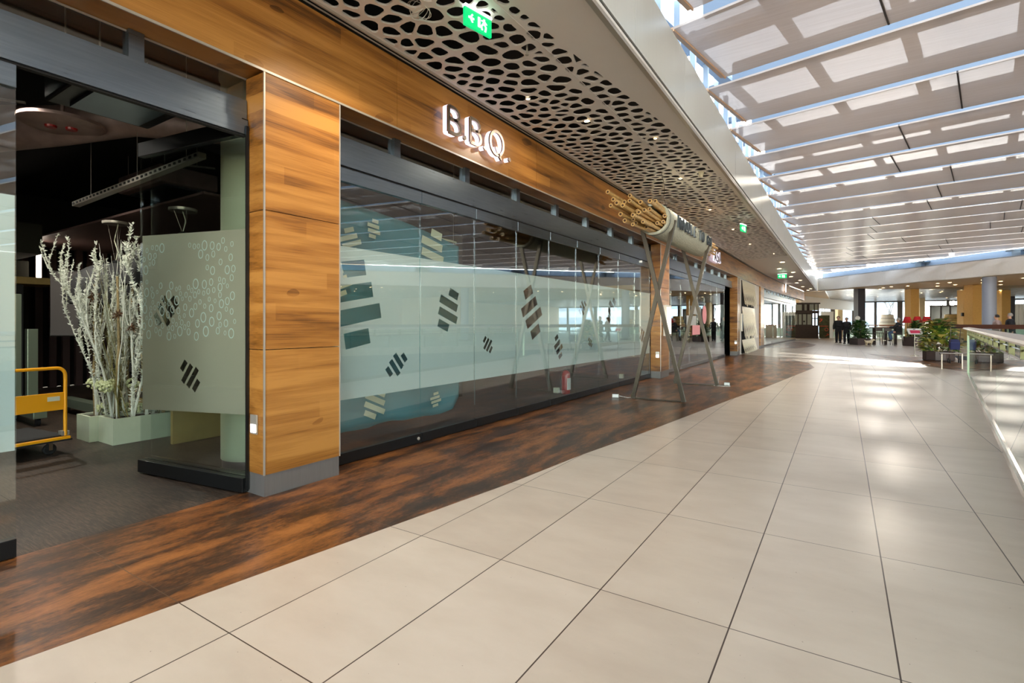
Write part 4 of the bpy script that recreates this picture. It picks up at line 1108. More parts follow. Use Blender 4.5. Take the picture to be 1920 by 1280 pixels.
for k in range(19):
    z = .50 + k * .112
    m.stroke([(5.2, z), (5.72, z), (5.86, z - .008)], (-4.738, 0, 0), (0, 1, 0), (0, 0, 1), (1, 0, 0), .026, .003)
for k in range(4):
    m.stroke([(3.2, 2.36 - .075 * k), (4.1, 2.62 - .075 * k), (4.5, 2.63 - .075 * k), (4.8, 2.60 - .075 * k), (5.8, 2.40 - .075 * k)], (-4.7375, 0, 0), (0, 1, 0), (0, 0, 1), (1, 0, 0), .022, .003)
tag(m.build('pinstripes', M['cream'], t), 'cream pinstripes')
# board and posters inside, right part of the first shop
for x0, x1, z0, z1, mt, lab in ((-6.5, -4.4, .5, 2.3, 'plank', 'ochre wall panel on the end wall, seen through the bar cut-outs'), (-8.6, -6.8, .5, 2.3, 'duct', 'pinkish brown wall panel on the end wall behind the big cut-out motif')):
    t = thing('wall_panel', lab, 'wall panel', ((x0 + x1) / 2, 12.53, z0)); MB().box(x0, 12.51, z0, x1, 12.55, z1).build('sheet', M[mt], t)
    MB().box(x0, 12.50, z0, x0 + .03, 12.51, z1).box(x1 - .03, 12.50, z0, x1, 12.51, z1).build('edge_batten', M['cream'], t)
t = thing('smoke_detector', 'small pale bell-shaped detector on the perforated ceiling beyond the noodle tube', 'detector', (-2.09, 9.4, 3.9))
MB().lathe([(.05, 0), (.05, -.02), (.035, -.05), (.03, -.09), (0, -.1)], (-2.09, 9.4, 3.998), 16, caps=False).build('housing', M['colpaint'], t, smooth=True)
t = thing('sprinkler_head', 'tiny metal sprinkler head under the perforated ceiling before the sign', 'sprinkler', (-2.57, 4.26, 3.9))
MB().tube([(-2.57, 4.26, 4.06), (-2.57, 4.26, 3.94)], .009, 8).build('pipe', M['alu'], t); MB().lathe([(0, 0), (.018, 0), (.018, .006), (0, .01)], (-2.57, 4.26, 3.93), 10).build('deflector', M['alu'], t)
t = thing('cable_coil', 'loose coil of white cable showing through an opening of the perforated ceiling', 'cable', (-3.05, 3.27, 4.0))
for k in range(5):
    r_ = .06 + .012 * k; MB().tube([(-3.05 + r_ * math.cos(a_ * PI / 8 + k), 3.27 + r_ * math.sin(a_ * PI / 8 + k) * .8, 4.02 + .05 * math.sin(a_ * PI / 8 + k * 2)) for a_ in range(17)], .003, 5).build('loop', M['plastic_w'], t, smooth=True)

# ================================================================== INSIDE THE OPEN SHOP
t = thing('round_column', 'round pale green painted column just inside the entrance', 'column', (-4.74, 2.80, 0))
MB().lathe([(.275, .0), (.275, .075)], (-4.74, 2.80, 0), 40).build('plinth', M['duct'], t, smooth=True)
MB().lathe([(.285, .075), (.285, 3.58), (.30, 3.60), (.30, 3.95)], (-4.74, 2.80, 0), 48).build('shaft', M['colpaint'], t, smooth=True)
# yellow platform trolley
t = thing('platform_trolley', 'yellow hand trolley with a folding handle, partly cut by the left glass', 'trolley', (-7.0, 1.9, 0))
hA = Vector((-6.66, 1.95, 0)); hd = Vector((.125, -.992, 0)); hb = Vector((-.992, -.125, 0))
Wd, Ln = .74, .80
P = lambda a, b, z: hA + hd * a + hb * b + Vector((0, 0, z))
MB().obox(P(Wd / 2, Ln / 2, .165), hd, hb, (0, 0, 1), Wd / 2 + .02, Ln / 2 + .02, .018).build('platform_rim', M['yellow'], t, bevel=.006)
MB().obox(P(Wd / 2, Ln / 2, .19), hd, hb, (0, 0, 1), Wd / 2 - .01, Ln / 2 - .01, .008).build('rubber_mat', M['matte'], t)
MB().obox(P(Wd / 2, Ln / 2, .148), hd, hb, (0, 0, 1), Wd / 2 + .028, Ln / 2 + .028, .008).build('bumper', M['rubber'], t)
for a in (0.02, Wd - .02): MB().obox(P(a, .03, .215), hd, hb, (0, 0, 1), .03, .04, .022).build('handle_bracket', M['alu'], t)
hpts = [P(.02, 0, .19), P(.02, 0, .80)] + [P(.02 + .07 * (1 - math.cos(R(k * 15))), 0, .80 + .08 * math.sin(R(k * 15))) for k in range(1, 7)]
hpts += [P(Wd - .02 - .07 * (1 - math.cos(R(k * 15))), 0, .80 + .08 * math.sin(R(k * 15))) for k in range(6, 0, -1)] + [P(Wd - .02, 0, .80), P(Wd - .02, 0, .19)]
MB().tube(hpts, .0165, 12).build('handle', M['yellow'], t, smooth=True)
pn = MB().obox(P(Wd / 2, 0.0, .545), hd, hb, (0, 0, 1), Wd / 2 - .03, .008, .088).build('cross_panel', M['yellow'], t, bevel=.003)
tag(MB().obox(P(.12, -.010, .575), hd, hb, (0, 0, 1), .05, .002, .022).build('sticker', M['cream'], pn), 'small cream sticker')
def caster(a, b, nm='wheel'):
    c = P(a, b, .055)
    ax = hb
    m = MB(); vs = []; seg = 16
    for s_, r_ in ((-.018, .048), (-.012, .055), (.012, .055), (.018, .048)):
        for k in range(seg): vs.append(c + hd * (r_ * math.cos(2 * PI * k / seg)) * 1 + Vector((0, 0, r_ * math.sin(2 * PI * k / seg))) + ax * s_)
    fs = [(q * seg + k, q * seg + (k + 1) % seg, (q + 1) * seg + (k + 1) % seg, (q + 1) * seg + k) for q in range(3) for k in range(seg)] + [tuple(range(seg)), tuple(range(4 * seg - 1, 3 * seg - 1, -1))]
    m.add(vs, fs); w_ = m.build('wheel', M['rubber'], t, smooth=True)
    MB().obox(c + ax * .026 + Vector((0, 0, .04)), hd, ax, (0, 0, 1), .016, .003, .05).obox(c - ax * .026 + Vector((0, 0, .04)), hd, ax, (0, 0, 1), .016, .003, .05).build('fork', M['chrome'], w_)
for a, b in ((.10, .12), (Wd - .1, .12), (.1, Ln - .12), (Wd - .1, Ln - .12)): caster(a, b)
# planters with dried branches
rp = random.Random(12)
def dried_planter(x0, y0, x1, y1, z1, label, n_white, n_birch, hmax, tilt):
    cx, cy = (x0 + x1) / 2, (y0 + y1) / 2
    t = thing('planter_box', label, 'planter', (cx, cy, 0))
    m = MB(); th = .025
    m.box(x0, y0, 0, x1, y1, .02); m.box(x0, y0, .02, x0 + th, y1, z1); m.box(x1 - th, y0, .02, x1, y1, z1); m.box(x0 + th, y0, .02, x1 - th, y0 + th, z1); m.box(x0 + th, y1 - th, .02, x1 - th, y1, z1)
    m.build('box', M['planterbox'], t)
    MB().box(x0 + th, y0 + th, .02, x1 - th, y1 - th, z1 - .03).build('soil', M['soil'], t)
    def grow(p, d, L, r, depth, m_, fuzz, fz):
        pts = [Vector(p)]; n = 7; dd = Vector(d).normalized()
        for k in range(n):
            dd = (dd + Vector((rp.uniform(-.17, .17), rp.uniform(-.17, .17), rp.uniform(.04, .30)))).normalized(); pts.append(pts[-1] + dd * L / n)
        m_.tube(pts, [r * (1 - .75 * k / n) for k in range(n + 1)], 6, False)
        if fuzz:
            for k in range(int(L * 170)):
                i = rp.randrange(0, n); q = pts[i].lerp(pts[i + 1], rp.random())
                e = Vector((rp.uniform(-1, 1), rp.uniform(-1, 1), rp.uniform(-.1, 1.2))).normalized() * rp.uniform(.012, .04) * fz
                s_ = Vector((rp.uniform(-1, 1), rp.uniform(-1, 1), rp.uniform(-1, 1))).normalized() * .010 * fz
                m_.add([q - s_, q + s_, q + e], [(0, 1, 2)])
        if depth > 0:
            for k in range(rp.randint(2, 4)):
                i = rp.randrange(1, n); grow(pts[i], (dd + Vector((rp.uniform(-.5, .5), rp.uniform(-.5, .5), rp.uniform(.5, 1.1)))), L * rp.uniform(.35, .6), r * .55, depth - 1, m_, fuzz, fz)
        return pts
    for k in range(n_white):
        m_ = MB(); bx, by = rp.uniform(x0 + .06, x1 - .06), rp.uniform(y0 + .06, y1 - .06)
        grow((bx, by, z1 - .04), (rp.uniform(-.10, .10) - (bx - cx) * .3, rp.uniform(-.10, .10), 1), rp.uniform(.75, 1.0) * hmax, rp.uniform(.009, .018), 2, m_, k % 5 != 2, rp.uniform(.7, 1.6)); m_.build('white_branch', M['frostbranch'], t)
    for k in range(n_birch):
        bx, by = (x0 + .07 if k % 2 == 0 else x1 - .06), rp.uniform(y0 + .08, y1 - .06)
        pts = [(bx, by, z1 - .04)]; 
        for q in range(6): pts.append((pts[-1][0] + tilt * rp.uniform(-.2, 1.0) * .05, pts[-1][1] + rp.uniform(-.02, .02), pts[-1][2] + hmax * 1.0 / 6))
        MB().tube(pts, [.017, .016, .015, .016, .014, .013, .013], 8).build('birch_pole', M['birch'], t, smooth=True)
    for k in range(7):
        m_ = MB(); bx, by = rp.uniform(x0 + .06, x1 - .06), rp.uniform(y0 + .06, y1 - .06)
        grow((bx, by, z1 - .04), (rp.uniform(-.35, .35), rp.uniform(-.35, .35), 1), rp.uniform(.6, .9) * hmax, .005, 2, m_, False, 1); m_.build('olive_twig', M['twig'], t)
    for k in range(6):
        m_ = MB(); c = Vector((rp.uniform(x0, x1), rp.uniform(y0, y1), z1 + hmax * rp.uniform(.55, .88)))
        for q in range(70):
            e = Vector((rp.gauss(0, 1), rp.gauss(0, 1), rp.gauss(0, .7))).normalized(); s_ = Vector((rp.gauss(0, 1), rp.gauss(0, 1), rp.gauss(0, 1))).normalized() * .008
            b_ = c + e * .015; m_.add([b_ - s_, b_ + s_, c + e * rp.uniform(.04, .09)], [(0, 1, 2)])
        m_.build('dried_bloom', M['drybrown'], t)
    for k in range(6):
        m_ = MB(); c = Vector((rp.choice((x0 + .03, x1 - .04, cx)), rp.uniform(y0, y1), z1 + rp.choice((.03, .05, .34))))
        for q in range(40):
            e = Vector((rp.gauss(0, 1), rp.gauss(0, 1), rp.gauss(.2, 1))).normalized() * .055; m_.ball(c + e, .016, seg=6, rings=4)
        m_.build('flower_head', M['hydrangea'], t)
dried_planter(-7.05, 2.34, -6.67, 2.98, .285, 'pale green square planter with white frosted branches, the nearer one', 15, 3, 1.62, .3)
dried_planter(-7.44, 2.26, -7.07, 2.86, .285, 'pale green square planter with dried branches, the one behind to the left', 13, 2, 1.55, -1.2)
# screen on a wheeled stand
t = thing('screen_stand', 'dark glossy screen on a wheeled metal stand behind the planters', 'screen', (-9.6, 2.8, 0))
sp, sq_ = Vector((-9.74, 2.68, 0)), Vector((-9.42, 2.90, 0)); sdv = (sq_ - sp).normalized(); snv = Vector((sdv.y, -sdv.x, 0))
MB().obox((sp + sq_) / 2 + Vector((0, 0, 1.62)), sdv, snv, (0, 0, 1), .21, .03, .48).build('screen', M['screen'], t, bevel=.006)
MB().obox((sp + sq_) / 2 + snv * .033 + Vector((0, 0, 1.62)), sdv, snv, (0, 0, 1), .20, .002, .465).build('display_face', plain('reflective_screen_face', (84, 80, 78), 0.12), t)
MB().box(-9.98, 2.30, .12, -9.90, 2.38, 1.75).build('upright', M['greygreen'], t, bevel=.006); MB().box(-10.02, 2.44, .12, -9.90, 2.56, 1.25).build('upright', M['greygreen'], t, bevel=.006)
MB().box(-9.9, 2.2, .1, -8.7, 2.34, .22).build('base_beam', M['greygreen'], t, bevel=.006); MB().box(-9.9, 2.8, .1, -8.5, 2.94, .22).build('base_beam', M['greygreen'], t)
for x, y in ((-9.75, 2.27), (-8.8, 2.27), (-8.7, 2.87), (-9.8, 2.87)): MB().lathe([(.05, -.02), (.05, .02)], (x, y, .05), 14, 'y').build('caster', M['rubber'], t)
# stacked chairs / bench behind
t = thing('upholstered_chair', 'dark upholstered chair with wooden seat rim behind the planters', 'chair', (-8.6, 3.3, 0))
MB().box(-8.95, 3.1, .42, -8.4, 3.6, .48).build('seat', M['screen'], t, bevel=.02); MB().box(-8.95, 3.1, .36, -8.4, 3.6, .42).build('seat_rim', M['plank'], t)
MB().box(-8.98, 3.1, .60, -8.90, 3.6, .90).build('backrest', M['screen'], t, bevel=.02)
for x in (-8.92, -8.43):
    for y in (3.13, 3.57): MB().tube([(x, y, 0.0), (x, y, .42)], .012, 8).build('leg', M['chrome'], t)
for y in (3.13, 3.57): MB().tube([(-8.94, y, .42), (-8.94, y, .85)], .01, 8).build('back_post', M['chrome'], t)
# plank panels standing near the column
t = thing('standing_board', 'ochre wooden board standing on the floor behind the folded door', 'board', (-6.2, 2.95, 0))
MB().box(-6.235, 2.72, 0, -6.185, 3.20, .42).build('side_board', M['plank'], t); MB().box(-6.9, 3.2, 0, -6.19, 3.24, .42).build('back_board', M['plank'], t); MB().box(-7.0, 2.7, .40, -6.15, 3.26, .45).build('top_board', M['plank'], t)
# black dome pendant lamps
def dome(x, y, zb, r, label, wires=True, group=None):
    t = thing('dome_pendant_lamp', label, 'lamp', (x, y, zb), None)
    pr = [(r, 0)] + [(r * math.cos(R(a)) ** .8, r * 1.02 * math.sin(R(a))) for a in range(10, 90, 10)] + [(.02, r * 1.03), (0, r * 1.03)]
    inner = [(p[0] * .97, p[1] * .96) for p in pr[::-1]]
    MB().lathe(inner + pr, (x, y, zb), 36, caps=False).build('shade', M['matte'], t, smooth=True)
    MB().lathe([(.05, r * 1.0), (.05, r * 1.06), (.02, r * 1.1)], (x, y, zb), 12).build('cap', M['black'], t)
    tz = 2.72
    MB().tube([(x, y, zb + r * 1.08), (x + .03, y + .02, zb + r * 1.3), (x - .04, y, zb + r * 1.6), (x + .02, y + .02, tz)], .006, 6).build('cable', M['cream'], t)
    for k in range(3):
        a = 2 * PI * k / 3; MB().tube([(x, y, zb + r * 1.05), (x + .09 * math.cos(a), y + .09 * math.sin(a), tz)], .0015, 4).build('wire', M['alu'], t)
    MB().lathe([(.15, 0), (.155, .01), (.155, .035), (0, .04)], (x, y, tz), 24).build('canopy', M['alu'], t, smooth=True)
    return t
dome(-8.6, 3.05, 1.60, .56, 'large black dome pendant lamp hanging behind the dried branches')
dome(-6.9, 3.15, 1.79, .62, 'large black dome pendant lamp seen through the frosted folded door')
# ceiling: ducts, hatch plates, cables, suspended perforated rail
t = thing('suspended_light_rail', 'long perforated metal rail hung under the dark ceiling, running to the door', 'light rail', (-6.1, 2.35, 2.76))
a, b = Vector((-7.6, 2.30, 2.73)), Vector((-4.9, 2.40, 2.86)); MB().bar(a, b, .07, .05).build('rail', M['alu'], t)
n_ = 30
for k in range(n_): p = a.lerp(b, (k + .5) / n_) + Vector((0, -.037, 0)); MB().bar(p - Vector((.018, 0, 0)), p + Vector((.018, 0, 0)), .012, .02).build('slot', M['matte'], t)
for f in (.15, .55, .9): p = a.lerp(b, f); MB().tube([p, p + Vector((0, 0, 3.94 - p.z))], .003, 5).build('hanger', M['alu'], t)
t = thing('ventilation_duct', 'crumpled foil-wrapped duct under the dark ceiling at the far left', 'duct', (-7.6, 1.6, 3.4))
rd = random.Random(8); path = [(-9.6, 1.0, 3.45), (-8.6, 1.35, 3.5), (-7.7, 1.6, 3.42), (-6.9, 1.95, 3.40), (-6.2, 2.35, 3.45), (-5.6, 3.4, 3.5)]
MB().tube(path, [.16, .2, .24, .2, .17, .15], 16).build('pipe', M['duct'], t, smooth=True)
for x, y, lab in ((-6.45, 1.85, 'round ceiling vent plate with two red caps under the dark ceiling'),):
    t = thing('ceiling_vent_plate', lab, 'vent', (x, y, 3.6)); MB().lathe([(0, 0), (.30, 0), (.34, .02), (.34, .05), (0, .05)], (x, y, 3.26), 28).build('plate', M['duct'], t, smooth=True)
    for k in (-.08, .06): MB().lathe([(0, -.02), (.045, -.02), (.05, 0), (.05, .01)], (x + k * .5, y + k, 3.26), 14).build('red_cap', M['red'], t)
    MB().tube([(x, y, 3.31), (x, y, 3.95)], .02, 8).build('stem', M['duct'], t)
for k, (x0, y0, x1, y1, z0, z1, mt, lab) in enumerate(((-10, .4, -8.2, 1.2, 3.5, 3.75, 'duct', 'flat brown ceiling duct deep in the shop, left'), (-5.1, 1.35, -4.25, 2.05, 3.02, 3.22, 'black', 'black ceiling cassette unit above the entrance'), (-9.5, 3.4, -8.1, 4.2, 3.35, 3.6, 'duct', 'flat brown ceiling duct behind the light rail'))):
    t = thing('ceiling_unit', lab, 'duct', ((x0 + x1) / 2, (y0 + y1) / 2, z0)); MB().box(x0, y0, z0, x1, y1, z1).build('casing', M[mt], t, bevel=.02)
    MB().box(x0 + .12, y0 + .12, z0 - .03, x1 - .12, y1 - .12, z0).build('grille_frame', M['steel'], t); 
    for q in (x0 + .1, x1 - .1): MB().tube([(q, y0 + .1, z1), (q, y0 + .1, 3.95)], .006, 5).build('hanger', M['alu'], t)
for k, (x, y, L) in enumerate(((-7.2, 1.2, .5), (-6.0, 2.1, .5), (-8.1, 1.0, .3), (-6.6, 3.1, .55), (-7.8, 3.5, .4))):
    t = thing('ceiling_bracket', 'thin grey metal bracket strip under the dark shop ceiling', 'bracket', (x, y, 3.55), 'bracket strips under the shop ceiling')
    MB().bar((x, y, 3.55), (x + L * .5, y + L, 3.56), .03, .02).build('strip', M['alu'], t); MB().tube([(x + L * .25, y + L * .5, 3.56), (x + L * .25, y + L * .5, 3.95)], .004, 5).build('rod', M['alu'], t)
struct(MB().box(-13.0, -3, 0, -12.9, 3.2, 2.5), 'wall_shop', M['darkwall'])
struct(MB().box(-13.0, -3, 2.5, -11.4, 3.0, 3.0), 'wall_shop', M['darkwall'])
t = thing('wall_strip_light', 'bright vertical light strip on the back wall of the shop', 'light', (-12.8, 3.4, 2.0)); MB().box(-12.86, 3.30, 2.15, -12.82, 3.36, 2.85).build('tube', emit('strip_light', (255, 238, 220), 6.0), t); MB().box(-12.9, 3.29, 2.1, -12.86, 3.37, 2.9).build('backplate', M['alu'], t)
t = thing('wooden_shelf_board', 'long ochre wooden edge board on the dark back wall', 'board', (-11.6, 1.9, 2.0)); MB().box(-12.0, -1.5, 2.02, -11.96, 3.4, 2.14).build('edge_board', M['plank'], t); MB().box(-12.9, -1.5, 2.02, -12.0, 3.4, 2.05).build('shelf', M['plank'], t)
struct(MB().box(-12.0, -1.5, 0, -11.98, 2.9, 2.0), 'wall_shop', M['matte'])
rs = MB()
rs.box(-13.9, 3.2, 2.9, -6.5, 7.0, 2.93); struct(rs, 'ceiling', plain('pinkish_brown_ceiling_sheet', (128, 104, 98), 0.5, var=.05))
m = MB()
for k in range(26): m.box(-13.9, 3.3 + k * .22, 0, -13.8, 3.42 + k * .22, 2.9)
struct(m, 'wall_shop', plain('dark_brown_slatted_wall', (70, 48, 44), 0.6))
# lamps and housings added to brighten the shop interior
for x, y, z, e in ((-6.3, 1.2, 3.5, 90), (-8.6, 2.0, 3.5, 110), (-6.9, 3.9, 2.8, 40), (-7.0, 8.0, 3.8, 60)):
    t = thing('shop_fill_light', 'small black downlight added under the shop ceiling to brighten the room', 'ceiling light', (x, y, z), 'downlights added to brighten the shop')
    MB().lathe([(.05, .0), (.055, .1), (0, .1)], (x, y, z), 14, caps=False).build('housing', M['black'], t); MB().tube([(x, y, z + .1), (x, y, 3.95 if z > 3 else 2.9)], .008, 6).build('stem', M['black'], t)
    ld = bpy.data.lights.new('shop_fill', 'SPOT'); ld.energy = e; ld.color = (1, .95, .84); ld.spot_size = R(140); ld.spot_blend = .5; ld.shadow_soft_size = .04
    lo = bpy.data.objects.new('shop_fill_source', ld); COL.objects.link(lo); lo.location = (x, y, z + .03)

# ================================================================== FAR END OF THE ARCADE
def column(x, y, w_, mt, label, rnd_=False, rot=0.0):
    t = thing('column', label, 'column', (x, y, 0))
    if rnd_: MB().lathe([(w_ / 2, 0), (w_ / 2, 4.0)], (x, y, 0), 32).build('shaft', M[mt], t, smooth=True)
    else: MB().obox((x, y, 2.0), (math.cos(rot), math.sin(rot), 0), (-math.sin(rot), math.cos(rot), 0), (0, 0, 1), w_ / 2, w_ / 2, 2.0).build('shaft', M[mt], t, bevel=.01)
    MB().obox((x, y, .06), (math.cos(rot), math.sin(rot), 0), (-math.sin(rot), math.cos(rot), 0), (0, 0, 1), w_ / 2 + .01, w_ / 2 + .01, .06).build('foot_strip', M['frame'], t)
    return t
cn = column(1.12, 47.9, .55, 'navy', 'dark navy square column behind the first leafy planter', rot=R(32))
MB().lathe([(0, 0), (.16, 0), (.16, .02), (0, .02)], (1.0, 47.52, 0), 20, 'y').build('round_notice', M['paper'], cn).location = (-0.0, -0.05, 1.74)
column(4.57, 50.6, .64, 'ochre', 'ochre square column above the red lampshades', rot=R(32))
column(7.0, 69.4, .56, 'tan', 'pale tan column close to the far windows', rot=R(32))
column(8.25, 54.4, .62, 'ochre', 'ochre column half hidden behind a nearer ochre one', rot=R(32))
column(7.66, 47.3, .72, 'ochre', 'wide ochre column left of the round blue-grey one', rot=R(32))
column(7.11, 39.66, .64, 'bluegrey', 'round blue-grey column behind the brown board rail', rnd_=True)
column(10.85, 56.2, .70, 'ochre', 'ochre column right of the round blue-grey one', rot=R(32))
column(14.0, 69.5, .5, 'navy', 'dark column beside the pale curtain by the far windows', rot=R(32))
column(-.32, 71.2, .56, 'tan', 'tan column behind the two walking people', rot=R(32))
column(16, 30.5, .6, 'bluegrey', 'round blue-grey column beyond the void, mirrored faintly in the shop glass', rnd_=True)
t = thing('wall_speaker', 'small black speaker box on the half hidden ochre column', 'speaker', (8.0, 46.9, 1.6)); MB().obox((7.05, 47.05, 1.95), (.84, .54, 0), (-.54, .84, 0), (0, 0, 1), .07, .05, .12).build('case', M['black'], t)

# kiosk of dark wood
t = thing('wooden_kiosk', 'dark brown wooden kiosk with small windows at the far left end', 'kiosk', (-2.7, 52.6, 0))
kd = (Vector((-1.73, 53.0, 0)) - Vector((-3.85, 51.9, 0))).normalized(); kn = Vector((kd.y, -kd.x, 0)); k0 = Vector((-3.85, 51.9, 0)); KL = 2.35
KP = lambda a, z, o=0.0: k0 + kd * a + kn * o + Vector((0, 0, z))
MB().obox(KP(KL / 2, .58, -.6), kd, kn, (0, 0, 1), KL / 2, .6, .58).build('lower_panelling', M['kiosk'], t)
MB().obox(KP(KL / 2, 2.34, -.6), kd, kn, (0, 0, 1), KL / 2 + .04, .64, .12).build('cornice', M['kiosk'], t)
MB().obox(KP(KL / 2, 3.10, -.6), kd, kn, (0, 0, 1), KL / 2 + .1, .7, .06).build('roof_board', M['kiosk'], t)
for a in (0.0, .28, .62, .98, 1.36, 1.78, 2.05, 2.33): MB().obox(KP(a, 1.7, -.03), kd, kn, (0, 0, 1), .045, .04, .58).build('post', M['kiosk'], t)
for a in (0.0, .3, 1.0, 1.12, 1.4, 1.55, 2.0, 2.33): MB().obox(KP(a, 2.76, -.03), kd, kn, (0, 0, 1), .035, .035, .32).build('upper_post', M['kiosk'], t)
pane = plain('dim_kiosk_pane', (150, 152, 140), 0.3)
for a, b in ((.32, .58), (.66, .94), (1.02, 1.32), (1.4, 1.74)): MB().obox(KP((a + b) / 2, 1.68, -.05), kd, kn, (0, 0, 1), (b - a) / 2, .01, .46).build('window_pane', pane, t)
for a, b in ((.04, .27), (.34, .96), (1.16, 1.37), (1.6, 1.96), (2.05, 2.3)): MB().obox(KP((a + b) / 2, 2.75, -.05), kd, kn, (0, 0, 1), (b - a) / 2, .01, .27).build('upper_pane', pane, t)
MB().obox(KP(1.15, 1.66, -1.0), kd, kn, (0, 0, 1), 1.15, .03, 1.4).build('inner_wall', M['kiosk'], t)
MB().obox(KP(1.14, 1.5, -.035), kd, kn, (0, 0, 1), .07, .006, .07).build('notice', M['matte'], t)
t = thing('poster_stand', 'tall olive and orange printed poster board right of the wooden kiosk', 'poster', (-1.35, 53.9, 0))
MB().obox((-1.36, 53.95, 1.03), (.84, -.2, 0), (.2, .84, 0), (0, 0, 1), .42, .03, 1.02).build('board', plain('olive_print', (74, 72, 40), 0.5, var=.5, vscale=5), t)
og = plain('orange_red_print', (224, 84, 50), 0.5)
m = MB(); up_, nr = Vector((0, 0, 1)), Vector((.235, -.97, 0)).normalized(); pu = Vector((.97, .235, 0)) if False else Vector((.973, -.232, 0))
for a, z, r in ((.18, .78, .13),): m.stroke(arc(a, z, r, r, 0, 360, 14)[:-1], (-1.36, 53.9, 0), pu, up_, nr, .05, .01, True)
m.stroke([(-.38, 1.08), (.3, 1.08)], (-1.36, 53.9, 0), pu, up_, nr, .05, .01); m.stroke([(-.38, 1.45), (-.2, 1.6), (-.3, 1.75), (-.12, 1.68)], (-1.36, 53.9, 0), pu, up_, nr, .06, .01); m.stroke([(.1, .2), (.34, .32), (.22, .42)], (-1.36, 53.9, 0), pu, up_, nr, .05, .01)
m.build('orange_marks', og, t)
t = thing('white_partition', 'plain white upright panel behind the poster board', 'partition', (-1.1, 54.6, 0)); MB().obox((-1.15, 54.7, 1.2), (.973, -.232, 0), (.232, .973, 0), (0, 0, 1), .5, .04, 1.2).build('panel', M['white'], t)
t = thing('waste_bin', 'grey-green boxy bin right of the white partition', 'bin', (-.2, 53.6, 0)); MB().box(-.5, 53.5, 0, .05, 53.9, 1.1).build('body', M['tan'], t, bevel=.02); MB().box(-.52, 53.48, 1.1, .07, 53.92, 1.16).build('lid', M['orange'], t)
struct(MB().box(-3.9, 50.9, .0, -.9, 51.6, .004), 'floor', plain('orange_wood_threshold', (206, 152, 84), .35))

# balustrade beyond
t = thing('far_balustrade', 'pale glass balustrade with orange wooden handrail behind the people', 'railing', (3, 56, 0))
a, b = Vector((-.9, 55.4, 0)), Vector((15, 57.8, 0)); dd = (b - a).normalized(); nn = Vector((dd.y, -dd.x, 0)); c = (a + b) / 2; L = (b - a).length
MB().obox(c + Vector((0, 0, 1.16)), dd, nn, (0, 0, 1), L / 2, .05, .04).build('handrail', M['orange'], t); MB().obox(c + Vector((0, 0, .98)), dd, nn, (0, 0, 1), L / 2, .015, .015).build('middle_bar', M['orange'], t)
MB().obox(c + Vector((0, 0, .5)), dd, nn, (0, 0, 1), L / 2, .012, .42).build('glass_pane', frost('milky_glass', (214, 232, 222), .25, .5), t)
for k in range(10): p = a + dd * (L * k / 9); MB().obox(p + Vector((0, 0, .56)), dd, nn, (0, 0, 1), .025, .025, .56).build('post', M['greygreen'], t)

# planters with leafy plants
rl = random.Random(31)
def leaf(m, base, d, L, w_):
    d = Vector(d).normalized(); sd_ = d.cross(Vector((0, 0, 1)));
    if sd_.length < .05: sd_ = Vector((1, 0, 0))
    sd_.normalize(); nrm = sd_.cross(d); vs = []
    prof = (0.12, .75, 1.0, .7, 0.0)
    for i, f in enumerate(prof):
        s_ = i / 4; c = Vector(base) + d * L * s_ - Vector((0, 0, 1)) * L * .35 * s_ * s_
        if i == 4: vs.append(c)
        else: vs += [c - sd_ * w_ / 2 * f + nrm * w_ * .12 * f, c, c + sd_ * w_ / 2 * f + nrm * w_ * .12 * f]
    fs = []
    for i in range(3): a = i * 3; fs += [(a, a + 1, a + 4, a + 3), (a + 1, a + 2, a + 5, a + 4)]
    fs += [(9, 10, 12), (10, 11, 12)]
    m.add(vs, fs)
def foliage(m, cx, cy, tiers, n, L, w_):
    for _ in range(n):
        f = rl.random(); z = tiers[0][0] + f * (tiers[-1][0] - tiers[0][0]); r = lerp_tab(tiers, z) * math.sqrt(rl.uniform(.15, 1)); a = rl.uniform(0, 2 * PI)
        base = (cx + r * .75 * math.cos(a), cy + r * .75 * math.sin(a), z - .05)
        leaf(m, base, (math.cos(a + rl.uniform(-.5, .5)), math.sin(a + rl.uniform(-.5, .5)), rl.uniform(.1, 1.1)), L * rl.uniform(.7, 1.2), w_ * rl.uniform(.7, 1.2))
def leafy(x, y, r, h, tiers, n, L, w_, mt, label, rnd_=True, rot=0):
    t = thing('leafy_planter', label, 'planter', (x, y, 0))
    if rnd_: MB().lathe([(r * .94, 0), (r, .02), (r, h), (r - .03, h), (r - .03, h - .05)], (x, y, 0), 10, caps=False).build('pot', M['darkbrown'], t, bevel=.004)
    else:
        u, v = (math.cos(rot), math.sin(rot), 0), (-math.sin(rot), math.cos(rot), 0); MB().obox((x, y, h / 2), u, v, (0, 0, 1), r, r, h / 2).build('pot', M['darkbrown'], t, bevel=.01)
    MB().lathe([(0, h - .04), (r - .03, h - .04)], (x, y, 0), 12, caps=False).build('soil', M['soil'], t)
    m = MB(); foliage(m, x, y, tiers, n, L, w_); m.build('leaves', M[mt], t)
    m = MB()
    for k in range(9): a = rl.uniform(0, 2 * PI); m.tube([(x + .1 * math.cos(a), y + .1 * math.sin(a), h - .05), (x + .2 * math.cos(a), y + .2 * math.sin(a), (h + tiers[-1][0]) / 2), (x + .12 * math.cos(a), y + .12 * math.sin(a), tiers[-1][0])], .012, 6)
    m.build('stems', M['twig'], t)
leafy(2.92, 23.85, .46, .33, [(.36, .62), (.55, .74), (.85, .50), (1.15, .46), (1.46, .22)], 420, .36, .2, 'croton', 'dark round planter full of yellow-green variegated leaves, nearest at the right')
leafy(.93, 38.7, .40, .40, [(.40, .55), (.8, .6), (1.0, .35), (1.25, .42), (1.5, .2)], 340, .34, .2, 'leaf', 'square brown planter with green leaves beside the walking people', False, R(32))
